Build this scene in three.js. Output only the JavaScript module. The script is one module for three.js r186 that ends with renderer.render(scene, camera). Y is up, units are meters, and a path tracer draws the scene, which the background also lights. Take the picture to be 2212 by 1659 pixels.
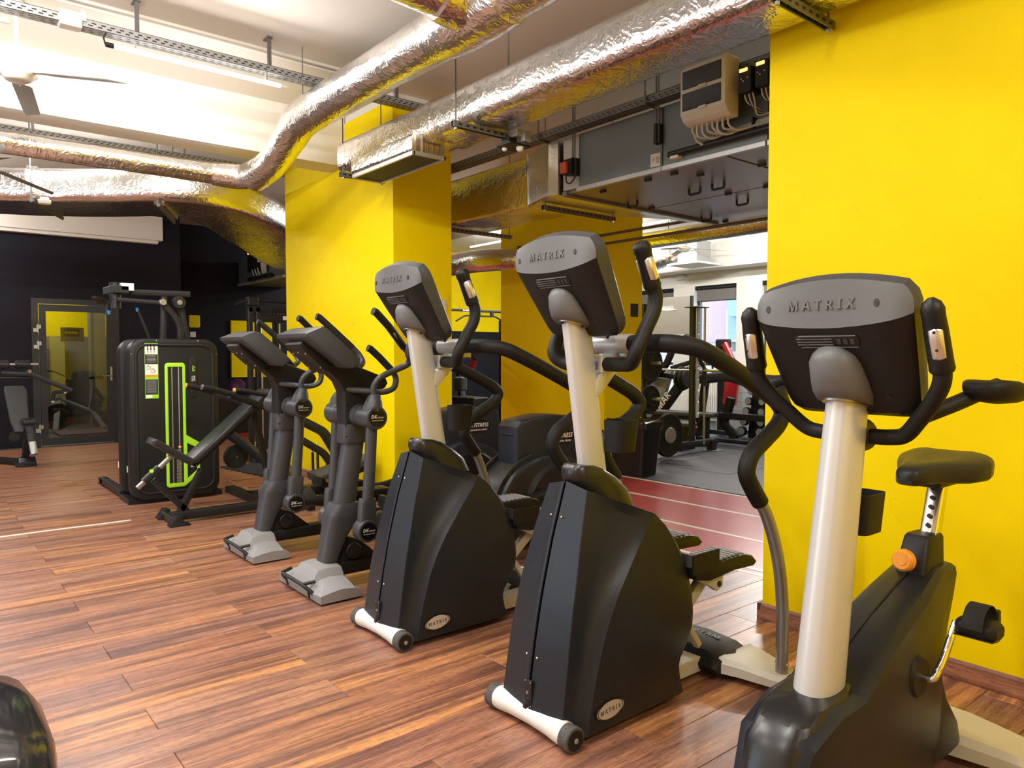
import * as THREE from 'three';
import { RoundedBoxGeometry } from 'three/addons/geometries/RoundedBoxGeometry.js';
import { TextGeometry } from 'three/addons/geometries/TextGeometry.js';
import { FontLoader } from 'three/addons/loaders/FontLoader.js';
import { RectAreaLightUniformsLib } from 'three/addons/lights/RectAreaLightUniformsLib.js';
import { mergeGeometries, mergeVertices, toCreasedNormals } from 'three/addons/utils/BufferGeometryUtils.js';

// ------------------------------------------------------------------ camera, sky, exposure
const scene = new THREE.Scene();
const camera = new THREE.PerspectiveCamera(55.04, 2212 / 1659, 0.05, 120);
camera.rotation.order = 'YXZ';
camera.position.set(0, 1.4, 0);
camera.rotation.y = 0.88417;
camera.rotation.x = -0.04049;
const renderer = new THREE.WebGLRenderer({ antialias: true });
renderer.toneMapping = THREE.LinearToneMapping;
renderer.toneMappingExposure = 4.4;
renderer.shadowMap.enabled = true;
RectAreaLightUniformsLib.init();
scene.background = new THREE.Color().setRGB(0.66, 0.83, 1.0);      // hazy daylight outside the windows
scene.backgroundIntensity = 1.3;
const TUBE = 62;                                                   // brightness of one ceiling tube
const WARM = new THREE.Color().setRGB(1.0, 0.98, 0.95);
function tubeLight(p, len, k, axis = 'z') {                        // two strips of light along a tube, facing down to either side
  for (const s of [-1, 1]) {
    const l = new THREE.RectAreaLight(WARM, TUBE * k, axis === 'z' ? 0.03 : len, axis === 'z' ? len : 0.03);
    const off = 0.024;
    if (axis === 'z') { l.position.set(p[0] + s * off, p[1] - off * 0.7, p[2]); l.up.set(0, 0, 1); l.lookAt(p[0] + s * 2, p[1] - 1.3, p[2]); }
    else { l.position.set(p[0], p[1] - off * 0.7, p[2] + s * off); l.up.set(0, 1, 0); l.lookAt(p[0], p[1] - 1.3, p[2] + s * 2); }
    scene.add(l);
  }
}

// ------------------------------------------------------------------ helpers
let seed = 7;
const rnd = () => { seed = (seed * 1664525 + 1013904223) >>> 0; return seed / 4294967296; };
const rr = (a, b) => a + (b - a) * rnd();
const V = (a) => Array.isArray(a) ? new THREE.Vector3(...a) : a.clone();
const lerp = (a, b, t) => a + (b - a) * t;
function tab(T, v) {                                               // piecewise-linear table [[v, f], ...]
  if (v <= T[0][0]) return T[0][1];
  for (let i = 1; i < T.length; i++) if (v <= T[i][0]) return lerp(T[i - 1][1], T[i][1], (v - T[i - 1][0]) / (T[i][0] - T[i - 1][0]));
  return T[T.length - 1][1];
}
function hash(x, y) { let h = (Math.imul(x, 374761393) + Math.imul(y, 668265263)) | 0; h = Math.imul(h ^ (h >>> 13), 1274126177); return ((h ^ (h >>> 16)) >>> 0) / 4294967296; }
function vn(x, y, px = 1 << 20, py = 1 << 20) {                    // value noise, periodic
  const xi = Math.floor(x), yi = Math.floor(y), fx = x - xi, fy = y - yi, u = fx * fx * (3 - 2 * fx), v = fy * fy * (3 - 2 * fy);
  const m = (a, p) => ((a % p) + p) % p, h = (a, b) => hash(m(a, px), m(b, py));
  return lerp(lerp(h(xi, yi), h(xi + 1, yi), u), lerp(h(xi, yi + 1), h(xi + 1, yi + 1), u), v);
}
function geo(pos, idx, uv) {
  const g = new THREE.BufferGeometry();
  g.setAttribute('position', new THREE.Float32BufferAttribute(pos, 3));
  g.setAttribute('uv', new THREE.Float32BufferAttribute(uv || new Float32Array(pos.length / 3 * 2), 2));
  g.setIndex(idx);
  return g;
}
function crease(g, a = 0.6) { return toCreasedNormals(g, a); }
// skin over rings of equal length; closed around; caps at both ends
function loft(rings, o = {}) {
  const n = rings[0].length, pos = [], uv = [], idx = [], close = o.close !== false;
  const cols = close ? n + 1 : n;
  let L = 0;
  rings.forEach((r, i) => {
    if (i) L += V(r[0]).distanceTo(V(rings[i - 1][0]));
    let S = 0;
    for (let j = 0; j < cols; j++) {
      const p = V(r[j % n]);
      if (j) S += p.distanceTo(V(r[(j - 1) % n]));
      pos.push(p.x, p.y, p.z); uv.push(L, S);
    }
  });
  for (let i = 0; i < rings.length - 1; i++) for (let j = 0; j < cols - 1; j++) {
    const a = i * cols + j, b = a + 1, c = a + cols, d = c + 1;
    idx.push(a, c, b, b, c, d);
  }
  if (o.caps !== false && close) for (const e of [0, rings.length - 1]) {
    const c = new THREE.Vector3(); rings[e].forEach((p) => c.add(V(p))); c.divideScalar(n);
    const k = pos.length / 3; pos.push(c.x, c.y, c.z); uv.push(0, 0);
    const base = k + 1; rings[e].forEach((p) => { const q = V(p); pos.push(q.x, q.y, q.z); uv.push(q.x - c.x, q.z - c.z); });
    for (let j = 0; j < n; j++) { const a = base + j, b = base + (j + 1) % n; e ? idx.push(k, b, a) : idx.push(k, a, b); }
  }
  let g = geo(pos, idx, uv);
  if (o.flip) { const ix = g.index.array; for (let i = 0; i < ix.length; i += 3) { const t = ix[i]; ix[i] = ix[i + 1]; ix[i + 1] = t; } }
  return crease(g, o.crease ?? 0.62);
}
function fillet(pts, r, n = 6) {                                   // polyline with rounded corners
  const P = pts.map(V), out = [P[0]];
  for (let i = 1; i < P.length - 1; i++) {
    const rad = Array.isArray(r) ? r[i] ?? 0 : r;
    const a = P[i - 1].clone().sub(P[i]), b = P[i + 1].clone().sub(P[i]);
    const d = Math.min(rad, a.length() * 0.49, b.length() * 0.49);
    if (d < 1e-4) { out.push(P[i]); continue; }
    const A = P[i].clone().addScaledVector(a.normalize(), d), B = P[i].clone().addScaledVector(b.normalize(), d);
    for (let k = 0; k <= n; k++) { const t = k / n; out.push(A.clone().multiplyScalar((1 - t) ** 2).addScaledVector(P[i], 2 * t * (1 - t)).addScaledVector(B, t * t)); }
  }
  out.push(P[P.length - 1]);
  return out;
}
const spline = (pts, n = 40) => new THREE.CatmullRomCurve3(pts.map(V), false, 'centripetal').getPoints(n);
// sweep a 2D section [[a, b]...] (a = sideways, b = up) along a path
function sweep(path, sec, o = {}) {
  const P = path.map(V), rings = [];
  let up = V(o.up || [0, 1, 0]), prevT = null, side = null;
  for (let i = 0; i < P.length; i++) {
    const T = (i === 0 ? P[1].clone().sub(P[0]) : i === P.length - 1 ? P[i].clone().sub(P[i - 1]) : P[i + 1].clone().sub(P[i]).normalize().add(P[i].clone().sub(P[i - 1]).normalize())).normalize();
    if (!side) {
      if (Math.abs(T.dot(up)) > 0.98) up = new THREE.Vector3(0, 0, 1);
      side = T.clone().cross(up).normalize();
    } else if (o.fixUp) { side = T.clone().cross(V(o.up || [0, 1, 0])).normalize(); }
    else { const q = new THREE.Quaternion().setFromUnitVectors(prevT, T); side.applyQuaternion(q); side.addScaledVector(T, -side.dot(T)).normalize(); }
    prevT = T.clone();
    const nup = side.clone().cross(T).normalize();
    const s = typeof sec === 'function' ? sec(i, i / (P.length - 1)) : sec;
    rings.push(s.map(([a, b]) => P[i].clone().addScaledVector(side, a).addScaledVector(nup, b)));
  }
  return loft(rings, o);
}
const circ = (r, n = 14, ry = r) => Array.from({ length: n }, (_, i) => { const a = i / n * Math.PI * 2; return [Math.cos(a) * r, Math.sin(a) * ry]; });
function rrect(w, h, r, n = 4) {                                   // rounded rectangle section, centred
  const out = []; r = Math.min(r, w / 2, h / 2);
  for (const [cx, cy, a0] of [[w / 2 - r, h / 2 - r, 0], [-w / 2 + r, h / 2 - r, 1], [-w / 2 + r, -h / 2 + r, 2], [w / 2 - r, -h / 2 + r, 3]])
    for (let i = 0; i <= n; i++) { const a = (a0 + i / n) * Math.PI / 2; out.push([cx + Math.cos(a) * r, cy + Math.sin(a) * r]); }
  return out;
}
const tube = (pts, r, o = {}) => sweep(o.fillet ? fillet(pts, o.fillet, o.fn ?? 6) : pts, circ(r, o.n ?? 12), o);
function cyl(a, b, r0, r1 = r0, n = 20, bev = 0) {
  const A = V(a), B = V(b);
  if (!bev) return sweep([A, B], (i) => circ(i ? r1 : r0, n));
  const d = B.clone().sub(A), L = d.length(); d.normalize();
  const st = [[0, r0 - bev], [bev, r0], [L - bev, r1], [L, r1 - bev]];
  return sweep(st.map(([t]) => A.clone().addScaledVector(d, t)), (i) => circ(st[i][1], n));
}
const bar = (a, b, w, h = w, r = 0.004, o = {}) => sweep([a, b], rrect(w, h, r, 2), { crease: 0.9, ...o });
function box(x0, x1, y0, y1, z0, z1, r = 0) {
  const w = Math.abs(x1 - x0), h = Math.abs(y1 - y0), d = Math.abs(z1 - z0);
  const g = r ? new RoundedBoxGeometry(w, h, d, 2, Math.min(r, w * 0.49, h * 0.49, d * 0.49)) : new THREE.BoxGeometry(w, h, d);
  return g.translate((x0 + x1) / 2, (y0 + y1) / 2, (z0 + z1) / 2);
}
// extrude a polygon; axis 'x': points are [z, y]; 'y': [x, z]; 'z': [x, y]
function prism(pts, axis, a0, a1, bev = 0, holes = []) {
  const sh = new THREE.Shape(pts.map((p) => new THREE.Vector2(p[0], p[1])));
  holes.forEach((h) => sh.holes.push(new THREE.Path(h.map((p) => new THREE.Vector2(p[0], p[1])))));
  const lo = Math.min(a0, a1), d = Math.abs(a1 - a0);
  let g = new THREE.ExtrudeGeometry(sh, { depth: Math.max(d - 2 * bev, 1e-4), bevelEnabled: bev > 0, bevelThickness: bev, bevelSize: bev, bevelOffset: -bev, bevelSegments: 2, curveSegments: 8 });
  g.translate(0, 0, lo + bev);
  const p = g.attributes.position;
  for (let i = 0; i < p.count; i++) {
    const a = p.getX(i), b = p.getY(i), c = p.getZ(i);
    if (axis === 'x') p.setXYZ(i, c, b, a); else if (axis === 'y') p.setXYZ(i, a, c, b);
  }
  if (axis !== 'z') for (let i = 0; i < p.count; i += 3) for (const at of [p, g.attributes.uv]) {
    const s = at.itemSize; for (let k = 0; k < s; k++) { const t = at.array[i * s + k]; at.array[i * s + k] = at.array[(i + 1) * s + k]; at.array[(i + 1) * s + k] = t; }
  }
  g.deleteAttribute('normal');
  return crease(g, 0.5);
}
const lathe = (prof, p, n = 28) => new THREE.LatheGeometry(prof.map((q) => new THREE.Vector2(q[0], q[1])), n).translate(...p);   // about y
const sph = (p, r, n = 14) => new THREE.SphereGeometry(r, n, Math.max(6, n >> 1)).translate(...p);
function place(g, { at = [0, 0, 0], right, up }) {                  // carry a geometry from local (right, up, out) axes to the world
  const X = V(right).normalize(), Y = V(up).normalize(), Z = X.clone().cross(Y);
  return g.applyMatrix4(new THREE.Matrix4().makeBasis(X, Y, Z).setPosition(...at));
}
const mirror = (g) => { const m = g.clone().applyMatrix4(new THREE.Matrix4().makeScale(-1, 1, 1)); const q = m.index ? m.toNonIndexed() : m;
  for (const k of ['position', 'normal', 'uv']) { const at = q.attributes[k]; if (!at) continue; const s = at.itemSize;
    for (let i = 0; i < at.count; i += 3) for (let c = 0; c < s; c++) { const t = at.array[i * s + c]; at.array[i * s + c] = at.array[(i + 1) * s + c]; at.array[(i + 1) * s + c] = t; } }
  return q; };
function tidy(g) {
  let q = g.index ? g.toNonIndexed() : g.clone();
  for (const k of Object.keys(q.attributes)) if (!['position', 'normal', 'uv'].includes(k)) q.deleteAttribute(k);
  if (!q.attributes.normal) q.computeVertexNormals();
  if (!q.attributes.uv) q.setAttribute('uv', new THREE.Float32BufferAttribute(new Float32Array(q.attributes.position.count * 2), 2));
  q.morphAttributes = {}; q.clearGroups();
  return q;
}
function metreUV(g, turn) {                                        // uv in metres, from the side each triangle faces
  const p = g.attributes.position, uv = g.attributes.uv, a = new THREE.Vector3(), b = new THREE.Vector3(), c = new THREE.Vector3();
  for (let i = 0; i < p.count; i += 3) {
    a.fromBufferAttribute(p, i); b.fromBufferAttribute(p, i + 1); c.fromBufferAttribute(p, i + 2);
    const n = b.clone().sub(a).cross(c.clone().sub(a)); const ax = Math.abs(n.x), ay = Math.abs(n.y), az = Math.abs(n.z);
    [a, b, c].forEach((v, k) => { let u = ax > ay && ax > az ? [v.z, v.y] : ay > az ? [v.x, v.z] : [v.x, v.y]; if (turn) u = [u[1], u[0]]; uv.setXY(i + k, u[0], u[1]); });
  }
}
const used = {};
const numbered = (n) => { used[n] = (used[n] ?? -1) + 1; return used[n] ? `${n}_${String(used[n]).padStart(3, '0')}` : n; };
const org = new Map();
function meshOf(name, geos, m, o) {
  const list = (Array.isArray(geos) ? geos : [geos]).map(tidy);
  const g = list.length > 1 ? mergeGeometries(list) : list[0];
  if (o) g.translate(-o[0], -o[1], -o[2]);
  if (m.userData.metres) metreUV(g, m.userData.turn);
  const me = new THREE.Mesh(g, m); me.name = name; me.castShadow = me.receiveShadow = true;
  return me;
}
function thing(name, label, category, pos = [0, 0, 0], group, origin) {
  const t = new THREE.Group(); t.name = numbered(name); t.position.set(...pos); scene.add(t);
  t.userData = { label, category }; if (group) t.userData.group = group;
  org.set(t, origin || pos);
  return t;
}
function part(t, name, geos, m, label) {                            // t: a thing (or a part); geometry in the thing's working coordinates
  const o = org.get(t); const me = meshOf(name, geos, m, o); t.add(me); org.set(me, o);
  if (label) me.userData.label = label;
  return me;
}
function solo(name, label, category, geos, m, group) {
  const me = meshOf(numbered(name), geos, m); scene.add(me);
  me.userData = { label, category }; if (group) me.userData.group = group; return me;
}
function struct(name, geos, m, parent) {
  const me = meshOf(parent ? name : numbered(name), geos, m); (parent || scene).add(me);
  if (!parent) me.userData = { kind: 'structure' }; org.set(me, [0, 0, 0]); return me;
}
function copy(t, pos, label, turn = 0) {
  const c = t.clone(); c.name = numbered(t.name.replace(/_\d{3}$/, '')); c.position.set(...pos); c.rotation.y = t.rotation.y + turn; scene.add(c);
  c.userData = { ...t.userData, label }; return c;
}
const font = await new FontLoader().loadAsync('fonts/droid/droid_sans_bold.typeface.json');
function text(str, w, h, d) {                                      // lettering scaled to w x h, centred, facing +z
  const g = new TextGeometry(str, { font, size: 1, depth: d, curveSegments: 3, bevelEnabled: false });
  g.computeBoundingBox(); const b = g.boundingBox;
  g.translate(-(b.min.x + b.max.x) / 2, -(b.min.y + b.max.y) / 2, 0).scale(w / (b.max.x - b.min.x), h / (b.max.y - b.min.y), 1);
  return g;
}

// ------------------------------------------------------------------ textures and materials
function tex(w, h, f, o = {}) {
  const d = new Uint8Array(w * h * 4);
  for (let y = 0; y < h; y++) for (let x = 0; x < w; x++) { const c = f(x / w, y / h, x, y), i = (y * w + x) * 4; d[i] = c[0]; d[i + 1] = c[1]; d[i + 2] = c[2]; d[i + 3] = 255; }
  const t = new THREE.DataTexture(d, w, h); t.wrapS = t.wrapT = THREE.RepeatWrapping; t.magFilter = THREE.LinearFilter; t.minFilter = THREE.LinearFilter;
  if (o.srgb) t.colorSpace = THREE.SRGBColorSpace;
  if (o.size) t.repeat.set(1 / o.size[0], 1 / o.size[1]);
  t.needsUpdate = true; return t;
}
const grey = (v) => { const k = Math.max(0, Math.min(255, v * 255)); return [k, k, k]; };
function print(w, h, draw) {                                        // flat print on a canvas
  const c = document.createElement('canvas'); c.width = w; c.height = h; draw(c.getContext('2d'), w, h);
  const t = new THREE.CanvasTexture(c); t.colorSpace = THREE.SRGBColorSpace; return t;
}
const grainT = tex(128, 128, (u, v, x, y) => grey(0.5 * hash(x, y) + 0.5 * vn(u * 32, v * 32, 32, 32)), { size: [0.06, 0.06] });
const paintT = tex(256, 256, (u, v) => grey(0.5 * vn(u * 12, v * 12, 12, 12) + 0.3 * vn(u * 60, v * 60, 60, 60) + 0.2 * vn(u * 128, v * 128, 128, 128)), { size: [0.8, 0.8] });
const wrinkleT = tex(512, 512, (u, v) => {
  let s = 0, wx = vn(u * 6, v * 6, 6, 6) * 0.9, wy = vn(u * 6 + 9, v * 6 + 5, 6, 6) * 0.9;
  for (const [f, a] of [[5, 0.4], [11, 0.32], [23, 0.28]]) s += a * (1 - Math.abs(2 * vn(u * f + wx * f / 6, v * f + wy * f / 6, f, f) - 1)) ** 2;
  return grey(s * 0.75 + 0.12 * vn(u * 64, v * 64, 64, 64));
}, { size: [0.55, 0.55] });
const M = {};
function mat(name, rgb, rough, o = {}) {
  const { metres, turn, lin, ...rest } = o;
  const m = new THREE.MeshPhysicalMaterial({ roughness: rough, ...rest });
  if (Array.isArray(rgb)) m.color.setRGB(...rgb); else m.color.set(rgb);
  m.userData.metres = metres ?? !!(rest.bumpMap || rest.map); m.userData.turn = turn; m.name = name; M[name] = m; return m;
}
const grain = { bumpMap: grainT, bumpScale: 0.0003, specularIntensity: 0.62 };
mat('blackPlastic', [0.0105, 0.0105, 0.011], 0.45, grain);
mat('softBlack', [0.010, 0.010, 0.0105], 0.55, grain);
mat('charcoal', [0.016, 0.0185, 0.025], 0.32, grain);
mat('graphite', [0.062, 0.064, 0.072], 0.40, { ...grain, metalness: 0.25 });
mat('greyPlastic', [0.27, 0.265, 0.27], 0.5, grain);
mat('consoleGrey', [0.13, 0.13, 0.135], 0.42, grain);
mat('silver', [0.60, 0.60, 0.595], 0.34, { metalness: 0.3 });
mat('sensor', [0.74, 0.73, 0.71], 0.3, { metalness: 0.85 });
mat('silverTube', [0.34, 0.345, 0.35], 0.32, { metalness: 0.7 });
mat('whiteMetal', [0.74, 0.735, 0.72], 0.42);
mat('chrome', [0.82, 0.82, 0.80], 0.16, { metalness: 1 });
mat('steel', [0.42, 0.42, 0.41], 0.34, { metalness: 0.9 });
mat('zinc', [0.42, 0.43, 0.44], 0.45, { metalness: 0.6 });
mat('zincDark', [0.17, 0.17, 0.165], 0.5, { metalness: 0.5 });
mat('black', [0.006, 0.006, 0.007], 0.5);
mat('gloss', [0.012, 0.012, 0.013], 0.30);
mat('polished', [0.02, 0.02, 0.022], 0.10);
mat('rubber', [0.02, 0.02, 0.02], 0.8, grain);
mat('wheel', [0.13, 0.125, 0.12], 0.8, { map: tex(128, 128, (u, v, x, y) => { const k = 165 + 70 * vn(u * 20, v * 20, 20, 20) + (hash(x, y) > 0.97 ? 60 : 0); return [k, k, k]; }, { srgb: true, size: [0.1, 0.1] }) });
mat('vinyl', [0.022, 0.022, 0.024], 0.36, grain);
mat('vinylGrey', [0.06, 0.06, 0.063], 0.5, grain);
mat('frame', [0.014, 0.014, 0.0155], 0.38, grain);
mat('cable', [0.5, 0.48, 0.43], 0.5);
mat('cream', [0.62, 0.59, 0.51], 0.5);
mat('white', [0.74, 0.72, 0.68], 0.5);
mat('orange', [0.85, 0.33, 0.03], 0.45);
mat('orangeDark', [0.55, 0.09, 0.02], 0.5);
mat('lime', [0.36, 0.72, 0.02], 0.4);
mat('redPaint', [0.40, 0.012, 0.02], 0.35);
mat('amber', [0.9, 0.4, 0.05], 0.4, { emissive: new THREE.Color().setRGB(1, 0.42, 0.06), emissiveIntensity: 1.2 });
mat('tubeGlow', [0.9, 0.9, 0.88], 0.4, { emissive: new THREE.Color().setRGB(1, 0.96, 0.9), emissiveIntensity: 4 });
mat('paintWhite', [0.74, 0.69, 0.62], 0.75, { bumpMap: paintT, bumpScale: 0.0008 });
mat('paintBack', [0.72, 0.70, 0.66], 0.75, { bumpMap: paintT, bumpScale: 0.0008 });
mat('navy', [0.0075, 0.0073, 0.013], 0.6, { specularIntensity: 0.4, bumpMap: paintT, bumpScale: 0.001 });
const yellowT = tex(512, 512, (u, v) => {
  const n = 0.6 * vn(u * 5, v * 5, 5, 5) + 0.4 * vn(u * 17, v * 17, 17, 17);
  const s = v < 0.8 && vn(u * 6 + v * 3, v * 7, 99, 7) > 0.72 && Math.abs(vn(u * 14, v * 14 + u * 9, 14, 999) - 0.5) < 0.004 ? 0.93 : 1;        // hairline scuffs
  const k = (0.965 + 0.035 * n) * s; return [252 * k, 226 * k, 0];
}, { srgb: true, size: [1.7, 1.7] });
mat('yellow', [0.94, 0.91, 1], 0.55, { map: yellowT, bumpMap: paintT, bumpScale: 0.0008, specularIntensity: 0.2 });
mat('foil', [0.78, 0.775, 0.76], 0.24, { metalness: 1, bumpMap: wrinkleT, bumpScale: 0.006, metres: false });
mat('foilFlat', [0.74, 0.73, 0.71], 0.3, { metalness: 1, bumpMap: wrinkleT, bumpScale: 0.003 });
mat('panelGrey', [0.15, 0.165, 0.165], 0.42, { metalness: 0.3 });
mat('panelUnder', [0.24, 0.22, 0.20], 0.34, { metalness: 0.55 });
mat('aluTrim', [0.5, 0.5, 0.48], 0.4, { metalness: 0.6 });
mat('trackRed', [0.46, 0.060, 0.048], 0.26, { bumpMap: paintT, bumpScale: 0.0006 });
mat('trackLine', [0.72, 0.64, 0.54], 0.3);
mat('glass', [0.96, 0.98, 0.97], 0.02, { transmission: 1, thickness: 0, ior: 1.45 });
mat('tint', [0.80, 0.81, 0.76], 0.03, { transmission: 1, thickness: 0, ior: 1.5 });
// ------------------------------------------------------------------ the building
const CEIL = 3.81;
// wood floor: rows of planks running towards the yellow wall
const plankTex = [];
const WOOD = [[[118, 78, 66], [156, 106, 84], [176, 124, 96]], [[126, 84, 68], [166, 114, 86], [196, 138, 96]], [[110, 75, 68], [146, 102, 86], [168, 120, 98]],
  [[122, 80, 62], [168, 114, 80], [208, 146, 92]], [[116, 76, 62], [154, 102, 76], [184, 128, 90]], [[124, 86, 74], [160, 112, 90], [182, 132, 102]]];
WOOD.forEach((c, k) => plankTex.push(tex(1024, 160, (u, v, x, y) => {
  const o = k * 37;
  const warp = vn(u * 3 + o, v * 3, 999, 999) * 0.5;
  let band = 0.55 * vn(u * 1.6 + o, v * 4.2 + warp + o) + 0.45 * vn(u * 3.3 + o, v * 11 + warp * 2);
  band = Math.max(0, Math.min(1, (band - 0.27) * 2.1));
  const fine = vn(u * 22 + o, v * 46 + warp * 6) * 0.6 + vn(u * 60, v * 80 + o) * 0.4;
  const pore = vn(u * 40 + o, v * 80 + 5) > 0.74 ? 0.80 : 1;
  const q = band * 2, a = q < 1 ? c[0] : c[1], b = q < 1 ? c[1] : c[2], t = q % 1 || (q >= 2 ? 1 : 0);
  const f = (0.80 + 0.34 * fine) * pore;
  return [0, 1, 2].map((i) => Math.min(255, lerp(a[i], b[i], t) * f));
}, { srgb: true })));
const woodBump = tex(512, 128, (u, v) => grey(0.55 * vn(u * 26, v * 44, 26, 44) + 0.45 * vn(u * 70, v * 64, 70, 64)));
const woodMats = plankTex.map((t, i) => mat('wood' + i, [1, 0.98, 0.97], 0.35, { ior: 1.7, map: t, bumpMap: woodBump, bumpScale: 0.0005, metres: false }));
function plankGeo(w, l, u0 = 0, flip = 0) {                          // bevelled board, top at y = 0, length along z
  const b = 0.0018, d = 0.012, pos = [], uv = [], idx = [];
  const lv = [[0, b], [-b, 0], [-d, 0]];
  for (const [y, i] of lv) for (const [sx, sz] of [[-1, -1], [1, -1], [1, 1], [-1, 1]]) {
    const x = sx * (w / 2 - i), z = sz * (l / 2 - i); pos.push(x, y, z);
    let U = (z / 1.35 + 0.5 + u0), W = x / 0.205 + 0.5; if (flip & 1) U = 1 - U; if (flip & 2) W = 1 - W; uv.push(U, W);
  }
  idx.push(0, 2, 1, 0, 3, 2);
  for (const r of [0, 4]) for (let j = 0; j < 4; j++) { const a = r + j, c = r + (j + 1) % 4; idx.push(a, c, a + 4, c, c + 4, a + 4); }
  return crease(geo(pos, idx, uv), 0.2);
}
const floor = struct('floor', box(-13.1, 3.6, -0.14, -0.011, -4.12, 3.6), mat('subfloor', [0.03, 0.02, 0.016], 0.9));
{
  const full = [0, 1, 2, 3].map((f) => plankGeo(0.2035, 1.3485, 0, f)), rest = [];
  let n1 = 0;
  for (let n = -29; n <= 51; n++) {
    const xL = -2.513 - 0.205 * n, cx = xL + 0.1025; if (cx > 3.6 || cx < -13.1) continue;
    const off = (n & 1) ? -0.69 : -1.365;
    for (let k = -4; k <= 4; k++) {
      let z1 = off + 1.35 * k, z0 = z1 - 1.35;
      const a = Math.max(z0, -4.12), b = Math.min(z1, 3.6); if (b - a < 0.03) continue;
      const whole = b - a > 1.349, cz = (a + b) / 2, h = hash(n + 100, k + 50), f = Math.floor(h * 4), mI = Math.floor(hash(n + 7, k + 301) * 6);
      const depth = -cx * 0.773 - cz * 0.635, side = -cx * 0.635 + cz * 0.773;   // along and across the view
      const near = depth > 0.9 && depth < 7.6 && cx > -8 && side < depth * 0.78 + 0.9 && side > -depth * 0.78 - 0.9;
      const g = whole ? full[f] : plankGeo(0.2035, b - a - 0.0015, h, f);
      if (near && n1 < 290) {
        const me = new THREE.Mesh(g, woodMats[mI]); me.name = 'plank'; me.position.set(cx, 0, cz); me.castShadow = me.receiveShadow = true; floor.add(me); n1++;
      } else { const q = g.clone().translate(cx, 0, cz); rest.push(q); }
    }
  }
  const r = struct('far_planks', rest, woodMats[4], floor); r.userData.kind = 'stuff';
}
// white strip let into the floor
struct('trim_1', box(-6.815, -6.785, 0.0005, 0.006, -1.42, 3.4, 0.002), mat('trimWhite', [0.78, 0.76, 0.72], 0.4));
// running track and rubber floor beyond the opening
const track = struct('floor_track', box(-14.5, 3.6, -0.14, -0.002, -6.36, -4.12), M.trackRed);
for (const [z, w] of [[-4.14, 0.032], [-4.235, 0.04], [-4.9, 0.045], [-5.63, 0.045], [-6.33, 0.05]]) struct('lane_line', box(-14.4, 3.5, -0.003, 0.0005, z - w / 2, z + w / 2), M.trackLine, track);
mat('rubberTile', [0.021, 0.022, 0.025], 0.55, { bumpMap: tex(256, 256, (u, v, x, y) => grey(0.6 * vn(u * 8, v * 8, 8, 8) + 0.25 * vn(u * 40, v * 40, 40, 40) + 0.15 * hash(x, y)), { size: [1, 1] }), bumpScale: 0.004 });
const rubber = struct('floor_rubber', box(-14.5, 3.6, -0.14, -0.012, -13, -6.36), M.black);
for (let i = 0; i < 8; i++) for (let k = 0; k < 7; k++) {
  const x = -11 + i, z0 = Math.max(-13, -7.35 - k), z1 = k ? -6.36 - k + 0.005 : -6.365;
  struct('rubber_tile', box(x + 0.003, x + 0.997, -0.03, 0.002 + 0.004 * hash(i, k), z0 + 0.003, z1 - 0.003, 0.004), M.rubberTile, rubber);
}
struct('rubber_tile', [box(-14.5, -11, -0.03, 0.004, -13, -6.37), box(-3, 3.6, -0.03, 0.004, -13, -6.37)], M.rubberTile, rubber);
struct('floor_recess', box(-14.5, -13.1, -0.14, 0, -4.12, -3.2), M.subfloor);
// ceiling and beams
struct('ceiling', box(-14.7, 3.8, CEIL, CEIL + 0.15, -13.3, 3.8), M.paintWhite);
struct('beam', box(-7.3, -6.96, 3.31, CEIL, -3.5, 3.6), M.paintWhite);
struct('beam', box(-14.5, 3.6, 3.12, CEIL, -13, -12.45), M.paintBack);
// walls
const wr = struct('wall_right', [box(-2.14, 3.6, 0, CEIL, -4.12, -3.47)], M.yellow);
struct('pillar', box(-8.5, -6.0, 0, 3.74, -4.15, -3.5), M.yellow);
struct('pillar', box(-8.05, -6.08, 0, CEIL, -7.07, -6.4), M.yellow);
struct('trim_2', box(-8.49, -6.01, 3.74, CEIL, -4.14, -3.51), M.paintWhite);
struct('pillar', box(-12.6, -10.9, 0, CEIL, -7.07, -6.4), M.navy);
struct('wall_left', [box(-13.3, -13.1, 0, CEIL, -1.49, 3.6), box(-13.3, -13.1, 0, CEIL, -3.57, -2.56), box(-13.3, -13.1, 2.19, CEIL, -2.56, -1.49)], M.navy);
struct('wall_recess', [box(-14.7, -14.5, 0, CEIL, -6.0, -3.37), box(-14.5, -13.3, 0, CEIL, -3.57, -3.37)], M.navy);
struct('wall_far', [box(-14.7, -14.5, 0, 1.95, -13, -6.0)], M.navy);
struct('wall_far_upper', [box(-14.7, -14.5, 1.95, CEIL, -13, -6.0)], M.yellow);
const FWIN = [[-7.2, -4.7]];                              // street window on the wall behind the camera, mirrored in the machines
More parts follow.
